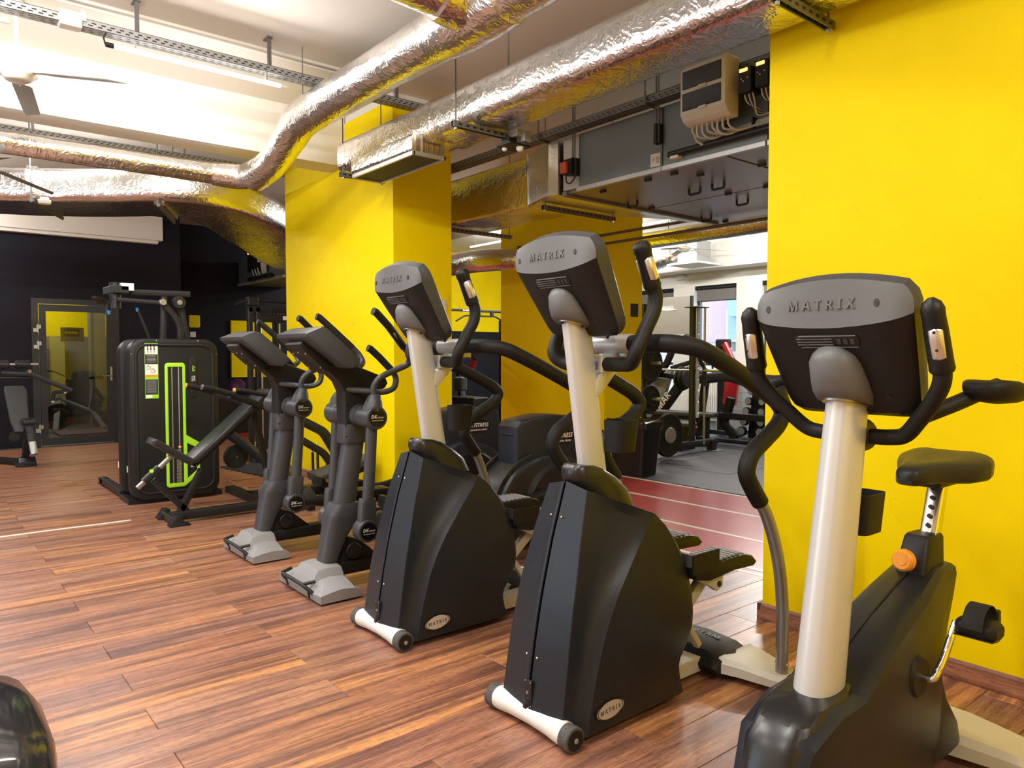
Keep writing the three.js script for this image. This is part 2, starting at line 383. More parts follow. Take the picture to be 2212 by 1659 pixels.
{
  const pcs = [box(-14.7, 3.8, 0, 0.3, 3.6, 3.8), box(-14.7, 3.8, 2.7, CEIL, 3.6, 3.8)], xs = [-14.7, ...FWIN.flat(), 3.8];
  for (let i = 0; i < xs.length; i += 2) pcs.push(box(xs[i], xs[i + 1], 0.3, 2.7, 3.6, 3.8));
  struct('wall_front', pcs, M.paintWhite);
  FWIN.forEach(([a, b], i) => {
    const w = struct('window_' + (i + 4), [box(a, a + 0.06, 0.3, 2.7, 3.66, 3.74), box(b - 0.06, b, 0.3, 2.7, 3.66, 3.74), box(a + 0.06, b - 0.06, 0.3, 0.37, 3.66, 3.74), box(a + 0.06, b - 0.06, 2.63, 2.7, 3.66, 3.74), box((a + b) / 2 - 0.03, (a + b) / 2 + 0.03, 0.37, 2.63, 3.66, 3.74)], M.white);
    for (const s of [0, 1]) struct('pane', box(s ? (a + b) / 2 + 0.02 : a + 0.05, s ? b - 0.05 : (a + b) / 2 - 0.02, 0.36, 2.64, 3.695, 3.705), M.glass, w);
  });
}
struct('wall_side', box(3.6, 3.8, 0, CEIL, -13.3, 3.6), M.yellow);
// window wall
const WIN = [[-11.6, -10.28], [-9.73, -8.70], [-8.13, -7.1]];
{
  const z0 = -13.3, z1 = -13, pcs = [box(-14.7, 3.8, 2.84, CEIL, z0, z1), box(-14.7, 3.8, -0.1, 0.42, z0, z1)];
  const xs = [-14.7, ...WIN.flat(), 3.8];
  for (let i = 0; i < xs.length; i += 2) pcs.push(box(xs[i], xs[i + 1], 0.42, 2.84, z0, z1));
  struct('wall_back', pcs, M.paintBack);
  mat('winFrame', [0.03, 0.03, 0.035], 0.4);
  WIN.forEach(([a, b], i) => {
    const w = struct('window_' + (i + 1), [box(a, a + 0.06, 0.42, 2.84, -13.2, -13.12), box(b - 0.06, b, 0.42, 2.84, -13.2, -13.12), box(a + 0.06, b - 0.06, 0.42, 0.5, -13.2, -13.12), box(a + 0.06, b - 0.06, 2.77, 2.84, -13.2, -13.12), box(a + 0.06, b - 0.06, 1.16, 1.22, -13.2, -13.12)], M.winFrame);
    struct('pane', box(a + 0.05, b - 0.05, 1.2, 2.78, -13.165, -13.155), M.glass, w);
    struct('pane', box(a + 0.05, b - 0.05, 0.49, 1.18, -13.165, -13.155), M.glass, w);
  });
}
// baseboards of wood on the yellow walls
mat('baseWood', [0.95, 0.90, 0.86], 0.5, { map: plankTex[0].clone(), metres: true }); M.baseWood.map.repeat.set(0.8, 5);
function skirting(name, x0, x1, z, h = 0.085) { struct(name, [prism([[z, 0.001], [z + 0.02, 0.001], [z + 0.02, 0.02], [z + 0.016, h - 0.01], [z + 0.008, h], [z, h]], 'x', x0, x1)], M.baseWood); }
skirting('baseboard_right', -2.16, 3.58, -3.47);
skirting('baseboard_pillar', -8.5, -6.0, -3.5);
struct('trim_3', box(-2.162, -2.142, 0.001, 0.085, -3.62, -3.452, 0.003), mat('trimDark', [0.10, 0.03, 0.025], 0.6));
// pale boxed strip high on the dark wall
struct('trim_4', [box(-13.1, -12.93, 3.24, 3.62, -3.26, 3.5), box(-13.1, -12.97, 3.19, 3.24, -3.2, 3.5)], M.paintWhite);
// pipework line on the ceiling
struct('trim_5', [box(-5.93, -5.87, CEIL - 0.025, CEIL, -3.45, 3.5, 0.004), box(-5.82, -5.80, CEIL - 0.02, CEIL, -3.45, 3.5)], M.paintWhite);
struct('trim_6', [box(-8.6, -8.52, CEIL - 0.03, CEIL, -3.45, 3.5)], M.paintWhite);
// room behind the glass door
mat('concrete', [0.16, 0.15, 0.13], 0.8, { bumpMap: paintT, bumpScale: 0.002 });
mat('spinFloor', [0.07, 0.075, 0.07], 0.6, { bumpMap: paintT, bumpScale: 0.002 });
struct('floor_spinning', box(-17, -13.1, -0.14, 0, -3.3, 0.2), M.spinFloor);
struct('wall_spinning', [box(-17.2, -17, 0, 1.75, -3.5, 0.4), box(-17, -13.3, 0, CEIL, 0.2, 0.4), box(-17, -14.7, 0, CEIL, -3.5, -3.3), box(-17.2, -13.3, 3.0, 3.1, -3.5, 0.4)], M.concrete);
struct('wall_spinning_upper', [box(-17.2, -17, 1.75, 3.0, -3.5, 0.4)], M.yellow);
struct('pillar', box(-16.2, -15.9, 0, 3.0, -2.95, -2.7), M.concrete);
// glass door
{
  const x = -13.1;
  const d = struct('door_1', [box(x - 0.03, x + 0.04, 0, 2.24, -1.53, -1.44), box(x - 0.03, x + 0.04, 0, 2.24, -2.62, -2.53), box(x - 0.03, x + 0.04, 2.16, 2.24, -2.53, -1.53)], mat('doorFrame', [0.012, 0.012, 0.016], 0.42));
  struct('leaf_frame', [box(x - 0.01, x + 0.05, 0.02, 2.15, -1.625, -1.54), box(x - 0.01, x + 0.05, 0.02, 2.15, -2.53, -2.44), box(x - 0.01, x + 0.05, 2.05, 2.15, -2.44, -1.625), box(x - 0.01, x + 0.05, 0.02, 0.135, -2.44, -1.625)], M.doorFrame, d);
  struct('pane', box(x + 0.01, x + 0.016, 0.13, 2.06, -2.45, -1.62), M.tint, d);
  for (const y of [1.78, 1.53, 0.27]) struct('hinge', [box(x + 0.05, x + 0.075, y, y + 0.06, -1.56, -1.50, 0.004), box(x + 0.05, x + 0.075, y - 0.05, y + 0.01, -1.52, -1.46, 0.004), cyl([x + 0.07, y - 0.06, -1.52], [x + 0.07, y + 0.07, -1.52], 0.012)], M.steel, d);
  struct('handle', [box(x + 0.05, x + 0.062, 0.98, 1.20, -2.505, -2.475, 0.004), cyl([x + 0.06, 1.06, -2.49], [x + 0.1, 1.06, -2.49], 0.011), tube([[x + 0.1, 1.06, -2.495], [x + 0.1, 1.06, -2.36]], 0.011)], M.steel, d);
}
// ------------------------------------------------------------------ consoles shared by the steppers and the bike
const cl = (v, a, b) => Math.max(a, Math.min(b, v));
// console frame: u right, v up along the slab, w towards the front; built around its bottom edge centre
function consoleParts(t, fr, o = {}) {
  const H = 0.39, hw = (b) => lerp(0.182, 0.228, b ** 0.8) * (b < 0.10 ? lerp(0.86, 1, Math.sqrt(b / 0.10)) : 1) * (b > 0.80 ? 1 - 0.13 * ((b - 0.80) / 0.20) ** 3 : 1);
  const arch = (a, b) => 0.030 * (1 - a * a) * (b > 0.5 ? (b - 0.5) * 2 : 0);
  const ridge = (a) => 0.735 + 0.09 * a * a;
  const back = (a, b) => {
    const r = ridge(a), e = 1 - Math.abs(a) ** 8;
    const p = b < r ? lerp(0.034, 0.078, (b / r) ** 0.8) : lerp(0.078, 0.020, (b - r) / (1 - r));
    return (p - 0.012) * (0.45 + 0.55 * e) * Math.min(1, b / 0.05 + 0.3) + 0.012;
  };
  const pos = (a, b, w) => [a * hw(b), b * H + arch(a, b), w];
  const A = [-1, -0.985, -0.95, -0.88, -0.78, -0.6, -0.4, -0.2, 0, 0.2, 0.4, 0.6, 0.78, 0.88, 0.95, 0.985, 1];
  const grid = (b0, b1, nb, top) => {
    const P = [], idx = [];
    for (let j = 0; j <= nb; j++) A.forEach((a) => { const b = lerp(typeof b0 === 'function' ? b0(a) : b0, typeof b1 === 'function' ? b1(a) : b1, j / nb); P.push(...pos(a, b, back(a, b))); });
    const n = A.length;
    for (let j = 0; j < nb; j++) for (let i = 0; i < n - 1; i++) { const q = j * n + i; idx.push(q, q + 1, q + n, q + 1, q + n + 1, q + n); }
    return crease(geo(P, idx), 0.5);
  };
  // outline ring for the rim and the user side
  const out = []; const nb = 14;
  for (let j = 0; j <= nb; j++) out.push([1, j / nb]);
  for (let i = A.length - 2; i > 0; i--) out.push([A[i], 1]);
  for (let j = nb; j >= 0; j--) out.push([-1, j / nb]);
  for (let i = 1; i < A.length - 1; i++) out.push([A[i], 0]);
  const ring = (w, s) => out.map(([a, b]) => { const p = pos(a, b, w ?? back(a, b)); return [p[0] * s, H / 2 + (p[1] - H / 2) * s, p[2]]; });
  const rim = loft([ring(null, 1), ring(0.008, 1.0), ring(0.004, 1.004), ring(-0.022, 1.0), ring(-0.03, 0.97)], { crease: 0.5, caps: false });
  const faceP = [...ring(-0.03, 0.97)], face = loft([faceP, ring(-0.031, 0.9)], { crease: 0.5 });
  const P = (g) => place(g, fr);
  const root = part(t, 'console_back', [P(grid(0, ridge, 14))], M.blackPlastic);
  part(t, 'console_strip', [P(grid(ridge, 1, 5))], M.consoleGrey, 'upper strip of the console back, lighter grey standing in for caught light');  // light caught by the tilted strip is put into its lighter grey
  part(t, 'console_rim', [P(rim), P(face)], M.graphite);
  const strip = (g, b, a = 0) => { const w0 = back(a, b - 0.04), w1 = back(a, b + 0.04); g.rotateX(-Math.atan2(w0 - w1, 0.08 * H)); const p = pos(a, b, back(a, b)); return P(g.translate(p[0], p[1], p[2] - 0.0005)); };
  part(t, 'raised_lettering', strip(text('M A T R I X', 0.19, 0.027, 0.004), 0.865, -0.06), M.consoleGrey);
  for (const a of [-0.78, 0.62]) part(t, 'screw_hole', strip(new THREE.CylinderGeometry(0.009, 0.009, 0.004, 14).rotateX(Math.PI / 2).scale(0.75, 1.2, 1), 0.88, a), M.black);
  for (const [a, b] of [[0.62, 0.2], [0.78, 0.06]]) part(t, 'screw_hole', strip(new THREE.CylinderGeometry(0.008, 0.008, 0.004, 12).rotateX(Math.PI / 2), b, a), M.black);
  // grille with slats and a row of sockets
  const g0 = [];
  const gp = (a, b, dw) => { const p = pos(a, b, back(a, b)); return [p[0], p[1], p[2] + dw]; };
  const VB = 0.645, VA = -0.03;
  const vent = part(t, 'vent_grille', strip(prism(rrect(0.185, 0.042, 0.018, 6), 'z', 0, 0.003, 0.001), VB, VA), M.black);
  for (let k = 0; k < 5; k++) part(vent, 'slat', strip(box(-0.088 + (k === 0 || k === 4 ? 0.012 : 0.004), 0.02, -0.0014, 0.0014, 0.001, 0.0065, 0.0008).translate(0, -0.018 + k * 0.009, 0), VB, VA), M.consoleGrey);
  for (const q of [-1, 1]) part(vent, 'slat', strip(box(0.02, 0.086, -0.0012, 0.0012, 0.001, 0.006, 0.0008).translate(0, q * 0.018, 0), VB, VA), M.consoleGrey);
  for (const k of [0, 1, 2]) part(vent, 'socket', strip(box(0.032 + k * 0.018, 0.044 + k * 0.018, -0.008, 0.008, 0.002, 0.006, 0.001), VB, VA), M.graphite);
  return root;
}
const oval = (a, b, n = 28, e = 2.4) => Array.from({ length: n }, (_, i) => { const q = i / n * Math.PI * 2, c = Math.cos(q), s = Math.sin(q); return [Math.sign(c) * Math.abs(c) ** (2 / e) * a, Math.sign(s) * Math.abs(s) ** (2 / e) * b]; });
const ovRing = (y, zc, a, b, tilt = 0, e = 2.4, n = 28) => oval(a, b, n, e).map(([x, z]) => [x, y + z * tilt, zc + z]);
const badgeT = print(256, 128, (c, w, h) => {
  c.fillStyle = '#0c0c0d'; c.fillRect(0, 0, w, h); c.fillStyle = '#b9ada0'; c.beginPath(); c.ellipse(w / 2, h / 2, 118, 56, 0, 0, 7); c.fill();
  c.fillStyle = '#0c0c0d'; c.beginPath(); c.ellipse(w / 2, h / 2, 110, 60, 0, 0, 7); c.fill(); c.fillStyle = '#c2b6a8'; c.beginPath(); c.ellipse(w / 2, h / 2, 104, 57, 0, 0, 7); c.fill();
  c.fillStyle = '#1a1614'; c.font = 'bold 42px sans-serif'; c.textAlign = 'center'; c.textBaseline = 'middle'; c.fillText('M A T R I X', w / 2, h / 2 + 2, 178);
});
mat('badge', [1, 1, 1], 0.35, { map: badgeT, metres: false });
function gripPad(a, b, r, out) {                                    // metal sensor plate on a grip
  const A = V(a), B = V(b), o = V(out).normalize(), path = [0, 0.04, 0.12, 0.88, 0.96, 1].map((t) => A.clone().lerp(B, t).addScaledVector(o, r * 0.42));
  return sweep(path, (i) => circ(r * [0.2, 0.52, 0.68, 0.68, 0.52, 0.2][i], 16), { crease: 0.9 });
}

// ------------------------------------------------------------------ steppers
function makeStepper(xc, label) {
  const t = thing('stepper_machine', label, 'stepper', [xc, 0, -2.3], undefined, [0, 0, -2.3]);
  // front foot with wheels
  const fx = [-0.19, -0.16, -0.1, 0, 0.1, 0.16, 0.19];
  part(t, 'front_foot', sweep(fx.map((x) => [x, 0.05, -1.775]), (i) => circ([0.044, 0.043, 0.037, 0.034, 0.037, 0.043, 0.044][i], 20), {}), M.whiteMetal);
  for (const s of [-1, 1]) {
    const w = part(t, 'wheel', cyl([s * 0.186, 0.046, -1.775], [s * 0.236, 0.046, -1.775], 0.046, 0.046, 26, 0.004), M.wheel);
    part(w, 'hub', [cyl([s * 0.235, 0.046, -1.775], [s * 0.238, 0.046, -1.775], 0.036, 0.036, 22), cyl([s * 0.237, 0.046, -1.775], [s * 0.2405, 0.046, -1.775], 0.014, 0.014, 16, 0.001)], M.black);
    part(w, 'axle_bolt', cyl([s * 0.24, 0.046, -1.775], [s * 0.2425, 0.046, -1.775], 0.010, 0.008, 12), M.zinc);
  }
  // housing shells
  const frontZ = [[0.03, -1.75], [0.164, -1.768], [0.33, -1.794], [0.485, -1.825], [0.7, -1.88], [0.91, -1.948]];
  const crX = [[0.03, 0.172], [0.3, 0.166], [0.54, 0.152], [0.72, 0.132], [0.889, 0.107]];
  const sdX = [[0.03, 0.224], [0.33, 0.222], [0.5, 0.214], [0.66, 0.20], [0.78, 0.184]];
  const sdZ = [[0.03, -1.850], [0.1, -1.860], [0.21, -1.886], [0.335, -1.924], [0.43, -1.97], [0.513, -2.022], [0.665, -2.145], [0.776, -2.250]];
  const reZ = [[0.03, -2.406], [0.10, -2.385], [0.139, -2.379], [0.174, -2.39], [0.225, -2.432], [0.279, -2.464], [0.343, -2.472], [0.43, -2.466], [0.539, -2.436], [0.61, -2.403], [0.652, -2.377], [0.72, -2.324], [0.776, -2.257]];
  const NT = 26, cols = [];
  const col = (yb, yt, fn) => { const c = []; for (let i = 0; i <= NT; i++) c.push(fn(lerp(yb, yt, i / NT), i / NT)); cols.push(c); return c; };
  const seam = col(0.035, 0.912, (y) => [0.004, y, tab(frontZ, y)]);
  const cr0 = col(0.03, 0.889, (y) => [tab(crX, y) - 0.003, y, tab(frontZ, y) - 0.0165]);
  const cr = col(0.03, 0.889, (y) => [tab(crX, y), y, tab(frontZ, y) - 0.019]);
  const sideC = []; for (let i = 0; i <= NT; i++) { const y = lerp(0.03, 0.776, i / NT); sideC.push([tab(sdX, y), y, tab(sdZ, y)]); }
  for (const s of [0.12, 0.3, 0.5, 0.66, 0.78, 0.87, 0.94]) {
    const c = []; for (let i = 0; i <= NT; i++) { const a = cr[i], b = sideC[i], f = Math.max(0, Math.sin(Math.PI * i / NT)) ** 0.3; c.push([lerp(a[0], b[0], lerp(s, s ** 3.4, 0.92 * f)), lerp(a[1], b[1], s), lerp(a[2], b[2], s)]); } cols.push(c);
  }
  cols.push(sideC);
  for (const s of [0.06, 0.5, 0.94]) { const c = []; for (let i = 0; i <= NT; i++) { const a = sideC[i], y = a[1], zr = tab(reZ, y); c.push([a[0] - 0.004 * s, y, lerp(a[2], zr, s)]); } cols.push(c); }
  col(0.028, 0.776, (y) => [tab(sdX, y) - 0.012, y, tab(reZ, y)]);
  col(0.028, 0.772, (y) => [0.004, y, tab(reZ, y) + 0.004]);
  const shell = () => {
    const P = [], idx = [], n = NT + 1; cols.forEach((c) => c.forEach((p) => P.push(...p)));
    for (let j = 0; j < cols.length - 1; j++) for (let i = 0; i < NT; i++) { const a = j * n + i, b = a + n; idx.push(a, b, a + 1, b, b + 1, a + 1); }
    const k = P.length / 3;                                          // roof and underside
    cols.forEach((c) => { const p = c[NT]; P.push(...p, 0.004, p[1], p[2]); });
    for (let j = 0; j < cols.length - 1; j++) { const a = k + 2 * j; idx.push(a, a + 2, a + 1, a + 2, a + 3, a + 1); }
    const m = P.length / 3;
    cols.forEach((c) => { const p = c[0]; P.push(...p, 0.004, p[1], p[2]); });
    for (let j = 0; j < cols.length - 1; j++) { const a = m + 2 * j; idx.push(a, a + 1, a + 2, a + 2, a + 1, a + 3); }
    return crease(geo(P, idx), 0.32);
  };
  const R = shell();
  part(t, 'housing_shell', R, M.charcoal);
  part(t, 'housing_shell', mirror(R), M.charcoal);
  // overlapping lip along the seam, screws, power inlet
  part(t, 'seam_lip', sweep(Array.from({ length: 14 }, (_, i) => { const y = lerp(0.045, 0.905, i / 13); return [-0.016, y, tab(frontZ, y) + 0.001]; }), rrect(0.021, 0.006, 0.002, 2), { up: [0, 0, 1] }), M.charcoal);
  for (const [y, z] of [[0.782, -1.9], [0.27, -1.782]]) for (const x of [-0.036, 0.022]) part(t, 'screw', sph([x, y, tab(frontZ, y) + 0.001], 0.005, 10), M.chrome);
  const inl = part(t, 'power_inlet', [box(-0.021, 0.018, 0.085, 0.185, tab(frontZ, 0.13) - 0.006, tab(frontZ, 0.13) + 0.006, 0.002)], M.black);
  part(inl, 'socket', box(-0.012, 0.010, 0.092, 0.118, tab(frontZ, 0.13) + 0.002, tab(frontZ, 0.13) + 0.009, 0.003), M.softBlack);
  part(inl, 'switch', cyl([-0.001, 0.14, tab(frontZ, 0.14) + 0.002], [-0.001, 0.14, tab(frontZ, 0.14) + 0.012], 0.006), M.steel);
  for (const [x, y] of [[-0.017, 0.18], [0.014, 0.18], [-0.017, 0.09], [0.014, 0.09]]) part(inl, 'screw', sph([x, y, tab(frontZ, 0.13) + 0.006], 0.0025, 8), M.steel);
  // badges on both sides
  for (const s of [-1, 1]) {
    const b = new THREE.CylinderGeometry(1, 1, 0.004, 36); const uv = b.attributes.uv, nn = b.attributes.normal;
    b.rotateX(Math.PI / 2).scale(0.078, 0.036, 1); const p = b.attributes.position;
    for (let i = 0; i < p.count; i++) uv.setXY(i, p.getX(i) / 0.156 + 0.5, p.getY(i) / 0.072 + 0.5);
    part(t, 'badge', place(b, { at: [s * 0.2255, 0.098, -1.962], right: [0, 0.05, -s], up: [0, 1, 0.05 * s] }), M.badge);
  }
  // neck cover, column
  const nk = [[0.80, -2.17, 0.088, 0.122], [0.87, -2.115, 0.082, 0.145], [0.92, -2.075, 0.074, 0.122], [0.955, -2.04, 0.066, 0.082], [0.97, -2.02, 0.056, 0.05]];
  part(t, 'neck_cover', loft(nk.map(([y, z, a, b]) => ovRing(y, z, a, b, y < 0.93 ? 0.12 : 0.1, 2.8)), { flip: true, crease: 0.7 }), M.gloss);
  part(t, 'column', loft([[0.86, -2.105], [1.56, -1.995]].map(([y, z]) => ovRing(y, z, 0.037, 0.064, 0.05, 2.6, 36)), { flip: true }), M.silver);
  // console
  const dv = new THREE.Vector3(0, 0.335, 0.185).normalize();
  const fr = { at: [0, 1.478, -2.075], right: [1, 0, 0], up: dv.toArray() };
  consoleParts(t, fr);
  part(t, 'console_neck', loft([ovRing(1.50, -2.035, 0.07, 0.128, 0.26, 2.5), ovRing(1.515, -2.032, 0.078, 0.138, 0.26, 2.5), ovRing(1.55, -2.022, 0.079, 0.138, 0.22, 2.5), ovRing(1.61, -1.99, 0.074, 0.108, 0.1, 2.5), ovRing(1.64, -1.98, 0.066, 0.09, 0, 2.3), ovRing(1.66, -1.975, 0.05, 0.068, 0, 2.2), ovRing(1.67, -1.975, 0.025, 0.035, 0, 2.1)], { flip: true, crease: 1.1 }), M.consoleGrey);
  part(t, 'mounting_plate', loft([ovRing(1.494, -2.04, 0.058, 0.118, 0.26), ovRing(1.503, -2.04, 0.058, 0.118, 0.26)], { flip: true }), M.steel);
  for (const [x, z] of [[0.05, -1.985], [0.052, -2.06], [0.035, -2.14], [0, -1.93]]) part(t, 'screw', sph([x, 1.492 + (z + 2.04) * 0.26, z], 0.006, 8), M.black);
  // bracket and rails
  part(t, 'bracket', [prism([[-2.07, 1.235], [-2.10, 1.235], [-2.27, 1.405], [-2.27, 1.44], [-2.235, 1.447], [-2.08, 1.30]], 'x', -0.035, 0.035, 0.004), cyl([-0.10, 1.44, -2.21], [0.10, 1.44, -2.21], 0.04, 0.04, 20, 0.004)], M.silver);
  part(t, 'clamp', [box(0.035, 0.075, 1.38, 1.46, -2.28, -2.20, 0.006), box(-0.075, -0.035, 1.38, 1.46, -2.28, -2.20, 0.006)], M.steel);
  for (const s of [1, -1]) {
    const top = [[0.09, 1.44, -2.21], [0.27, 1.44, -2.215], [0.35, 1.425, -2.28], [0.382, 1.385, -2.37], [0.39, 1.25, -2.68], [0.39, 1.195, -2.79], [0.39, 1.155, -2.822], [0.39, 1.108, -2.79], [0.39, 1.052, -2.69], [0.39, 0.994, -2.592], [0.39, 0.93, -2.565], [0.392, 0.862, -2.605], [0.396, 0.80, -2.655]];
    part(t, 'foam_rail', tube(spline(top.map(([x, y, z]) => [s * x, y, z]), 64), 0.035, { n: 16 }), M.softBlack);
    const low = [[0.396, 0.83, -2.63], [0.405, 0.751, -2.685], [0.415, 0.569, -2.757], [0.425, 0.375, -2.782], [0.43, 0.08, -2.778]];
    part(t, 'rail_post', tube(spline(low.map(([x, y, z]) => [s * x, y, z]), 24), 0.0255, { n: 16 }), M.silverTube);
    part(t, 'bolt', [sph([s * 0.402, 0.785, -2.637], 0.0075, 10), cyl([s * 0.40, 0.785, -2.65], [s * 0.402, 0.785, -2.637], 0.009)], M.chrome);
    part(t, 'bolt', cyl([s * 0.402, 0.115, -2.778], [s * 0.458, 0.115, -2.778], 0.007), M.chrome);
    // short upright handle with grip
    const h = [[0.03, 1.36, -2.13], [0.12, 1.36, -2.125], [0.185, 1.365, -2.11], [0.222, 1.40, -2.09], [0.235, 1.496, -2.135], [0.24, 1.57, -2.175], [0.24, 1.625, -2.18], [0.238, 1.665, -2.163]];
    part(t, 'handle', tube(spline(h.map(([x, y, z]) => [s * x, y, z]), 40), 0.028, { n: 16 }), M.softBlack);
    const gA = [s * 0.238, 1.648, -2.17], gB = [s * 0.235, 1.815, -2.098];
    const gp = part(t, 'grip', sweep([0, 0.05, 0.12, 0.5, 0.72, 0.80, 0.9, 0.97, 1].map((q) => V(gA).lerp(V(gB), q)), (i) => circ([0.031, 0.034, 0.0335, 0.031, 0.031, 0.0345, 0.034, 0.026, 0.012][i], 18), {}), M.blackPlastic);
    for (const o of [1, -1]) part(gp, 'sensor_plate', gripPad(V(gA).lerp(V(gB), 0.14), V(gA).lerp(V(gB), 0.68), 0.0335, [o * 0.95, 0, 0.25]), M.sensor);
    part(t, 'handle_clamp', box(s * 0.03 - 0.012, s * 0.03 + 0.012, 1.325, 1.395, -2.17, -2.10, 0.006), M.silver);
    // pedals
    const dy = s > 0 ? 0 : 0.03, px = s * 0.145;
    const prof = [[-2.43, 0.535], [-2.47, 0.475], [-2.56, 0.455], [-2.66, 0.462], [-2.74, 0.468], [-2.88, 0.462], [-2.905, 0.478], [-2.87, 0.51], [-2.80, 0.527], [-2.70, 0.527], [-2.60, 0.522], [-2.55, 0.55], [-2.45, 0.58]].map(([z, y]) => [z, y + dy]);
    const ped = part(t, 'pedal', prism(prof, 'x', px - 0.085, px + 0.085, 0.008), M.blackPlastic);
    for (let k = 0; k < 7; k++) part(ped, 'tread_rib', box(px - 0.072, px + 0.072, 0.524 + dy - (k > 5 ? 0.004 : 0), 0.534 + dy - (k > 5 ? 0.004 : 0), -2.625 - k * 0.03 - 0.012, -2.625 - k * 0.03, 0.002), M.greyPlastic);
    part(ped, 'side_wall', box(px + s * 0.078, px + s * 0.088, 0.50 + dy, 0.585 + dy, -2.62, -2.44, 0.004), M.blackPlastic);
    part(t, 'pedal_bracket', prism([[-2.50, 0.47 + dy], [-2.70, 0.468 + dy], [-2.70, 0.40 + dy], [-2.66, 0.385 + dy], [-2.62, 0.41 + dy]], 'x', px + s * 0.02, px + s * 0.05, 0.003), M.cream);
    part(t, 'pedal_pivot', cyl([px + s * 0.018, 0.415 + dy, -2.67], [px + s * 0.054, 0.415 + dy, -2.67], 0.013), M.black);
    part(t, 'pedal_arm', [bar([px - s * 0.02, 0.42 + dy, -2.64], [px - s * 0.02, 0.24, -2.42], 0.035, 0.05), bar([px - s * 0.02, 0.30, -2.50], [px - s * 0.02, 0.14, -2.62], 0.03, 0.03)], M.cream);
  }
  // rear base
  part(t, 'base_spine', [box(-0.13, -0.03, 0.02, 0.085, -2.72, -1.8, 0.006), box(0.03, 0.13, 0.02, 0.085, -2.72, -1.8, 0.006)], M.whiteMetal);
  const cov = (x, h) => [[x, 0.03, -2.63], [x, 0.06, -2.615], [x, h, -2.66], [x, h + 0.012, -2.76], [x, h - 0.005, -2.87], [x, 0.06, -2.93], [x, 0.03, -2.93]];
  const cv = part(t, 'rear_cover', loft([cov(-0.22, 0.085), cov(-0.15, 0.11), cov(0, 0.12), cov(0.15, 0.11), cov(0.22, 0.085)], { crease: 0.5, flip: true }), M.softBlack);
  part(cv, 'lettering', place(text('MATRIX', 0.2, 0.03, 0.002), { at: [0.02, 0.128, -2.79], right: [-1, 0, 0], up: [0, 0, -1] }), M.greyPlastic);
  for (const s of [1, -1]) {
    const ft = (x, h, za, zb) => [[s * x, 0.035, za], [s * x, h * 0.8, za + 0.0], [s * x, h, za - 0.02], [s * x, h, zb + 0.02], [s * x, h * 0.8, zb], [s * x, 0.035, zb]];
    part(t, 'rear_foot', loft([ft(0.2, 0.098, -2.65, -2.92), ft(0.3, 0.092, -2.68, -2.90), ft(0.42, 0.082, -2.70, -2.87), ft(0.48, 0.074, -2.725, -2.84), ft(0.505, 0.055, -2.755, -2.805)], { crease: 0.4, flip: s > 0 }), M.cream);
    part(t, 'foot_pad', [cyl([s * 0.44, 0.0, -2.775], [s * 0.44, 0.022, -2.775], 0.026, 0.024, 18, 0.003), cyl([s * 0.44, 0.02, -2.775], [s * 0.44, 0.045, -2.775], 0.012)], M.black);
  }
  // cup holder behind the column
  part(t, 'cup_holder', loft([ovRing(1.0, -2.255, 0.048, 0.05, 0, 5, 24), ovRing(1.13, -2.26, 0.056, 0.058, 0, 5, 24), ovRing(1.13, -2.26, 0.052, 0.054, 0, 5, 24), ovRing(1.02, -2.255, 0.044, 0.046, 0, 5, 24)], { flip: true, crease: 0.5 }), M.softBlack);
  return t;
}
const stepper = makeStepper(-2.05, 'black stepper with silver column, nearest one, between the bike and the other stepper');
copy(stepper, [-3.19, 0, -2.3], 'black stepper with silver column, farther one, next to the grey ellipticals');

// ------------------------------------------------------------------ ellipticals
const dkT = (lines, w, h, bg = '#0a0a0b') => print(w, h, (c) => {
  c.fillStyle = bg; c.fillRect(0, 0, w, h); c.fillStyle = '#e4e2de'; c.textAlign = 'center'; c.textBaseline = 'middle';
  lines.forEach(([s, f, y]) => { c.font = f; c.fillText(s, w / 2, y * h, w * 0.84); });
});
mat('dkDisc', [1, 1, 1], 0.35, { metres: false, map: print(160, 160, (c) => { c.fillStyle = '#0a0a0b'; c.fillRect(0, 0, 160, 160); c.fillStyle = '#e4e2de'; c.textBaseline = 'alphabetic'; c.font = 'italic bold 44px sans-serif'; c.fillText('DK', 14, 84, 62); c.font = 'italic bold 17px sans-serif'; c.fillText('FITNESS', 76, 84, 74); c.font = 'bold 13px sans-serif'; c.fillText('COMMERCIAL SERIES', 22, 108, 118); }) });
mat('dkOval', [1, 1, 1], 0.35, { map: dkT([['DK FITNESS', 'italic bold 58px sans-serif', 0.42], ['COMMERCIAL SERIES', 'bold 24px sans-serif', 0.76]], 320, 150), metres: false });
function disc(at, nx, rx, ry) {                                      // thin printed disc facing +x or -x
  const b = new THREE.CylinderGeometry(1, 1, 0.003, 32).rotateX(Math.PI / 2).scale(rx, ry, 1), p = b.attributes.position, uv = b.attributes.uv;
  for (let i = 0; i < p.count; i++) uv.setXY(i, p.getX(i) / rx / 2 + 0.5, p.getY(i) / ry / 2 + 0.5);
  return place(b, { at, right: [0, 0, -nx], up: [0, 1, 0] });
}
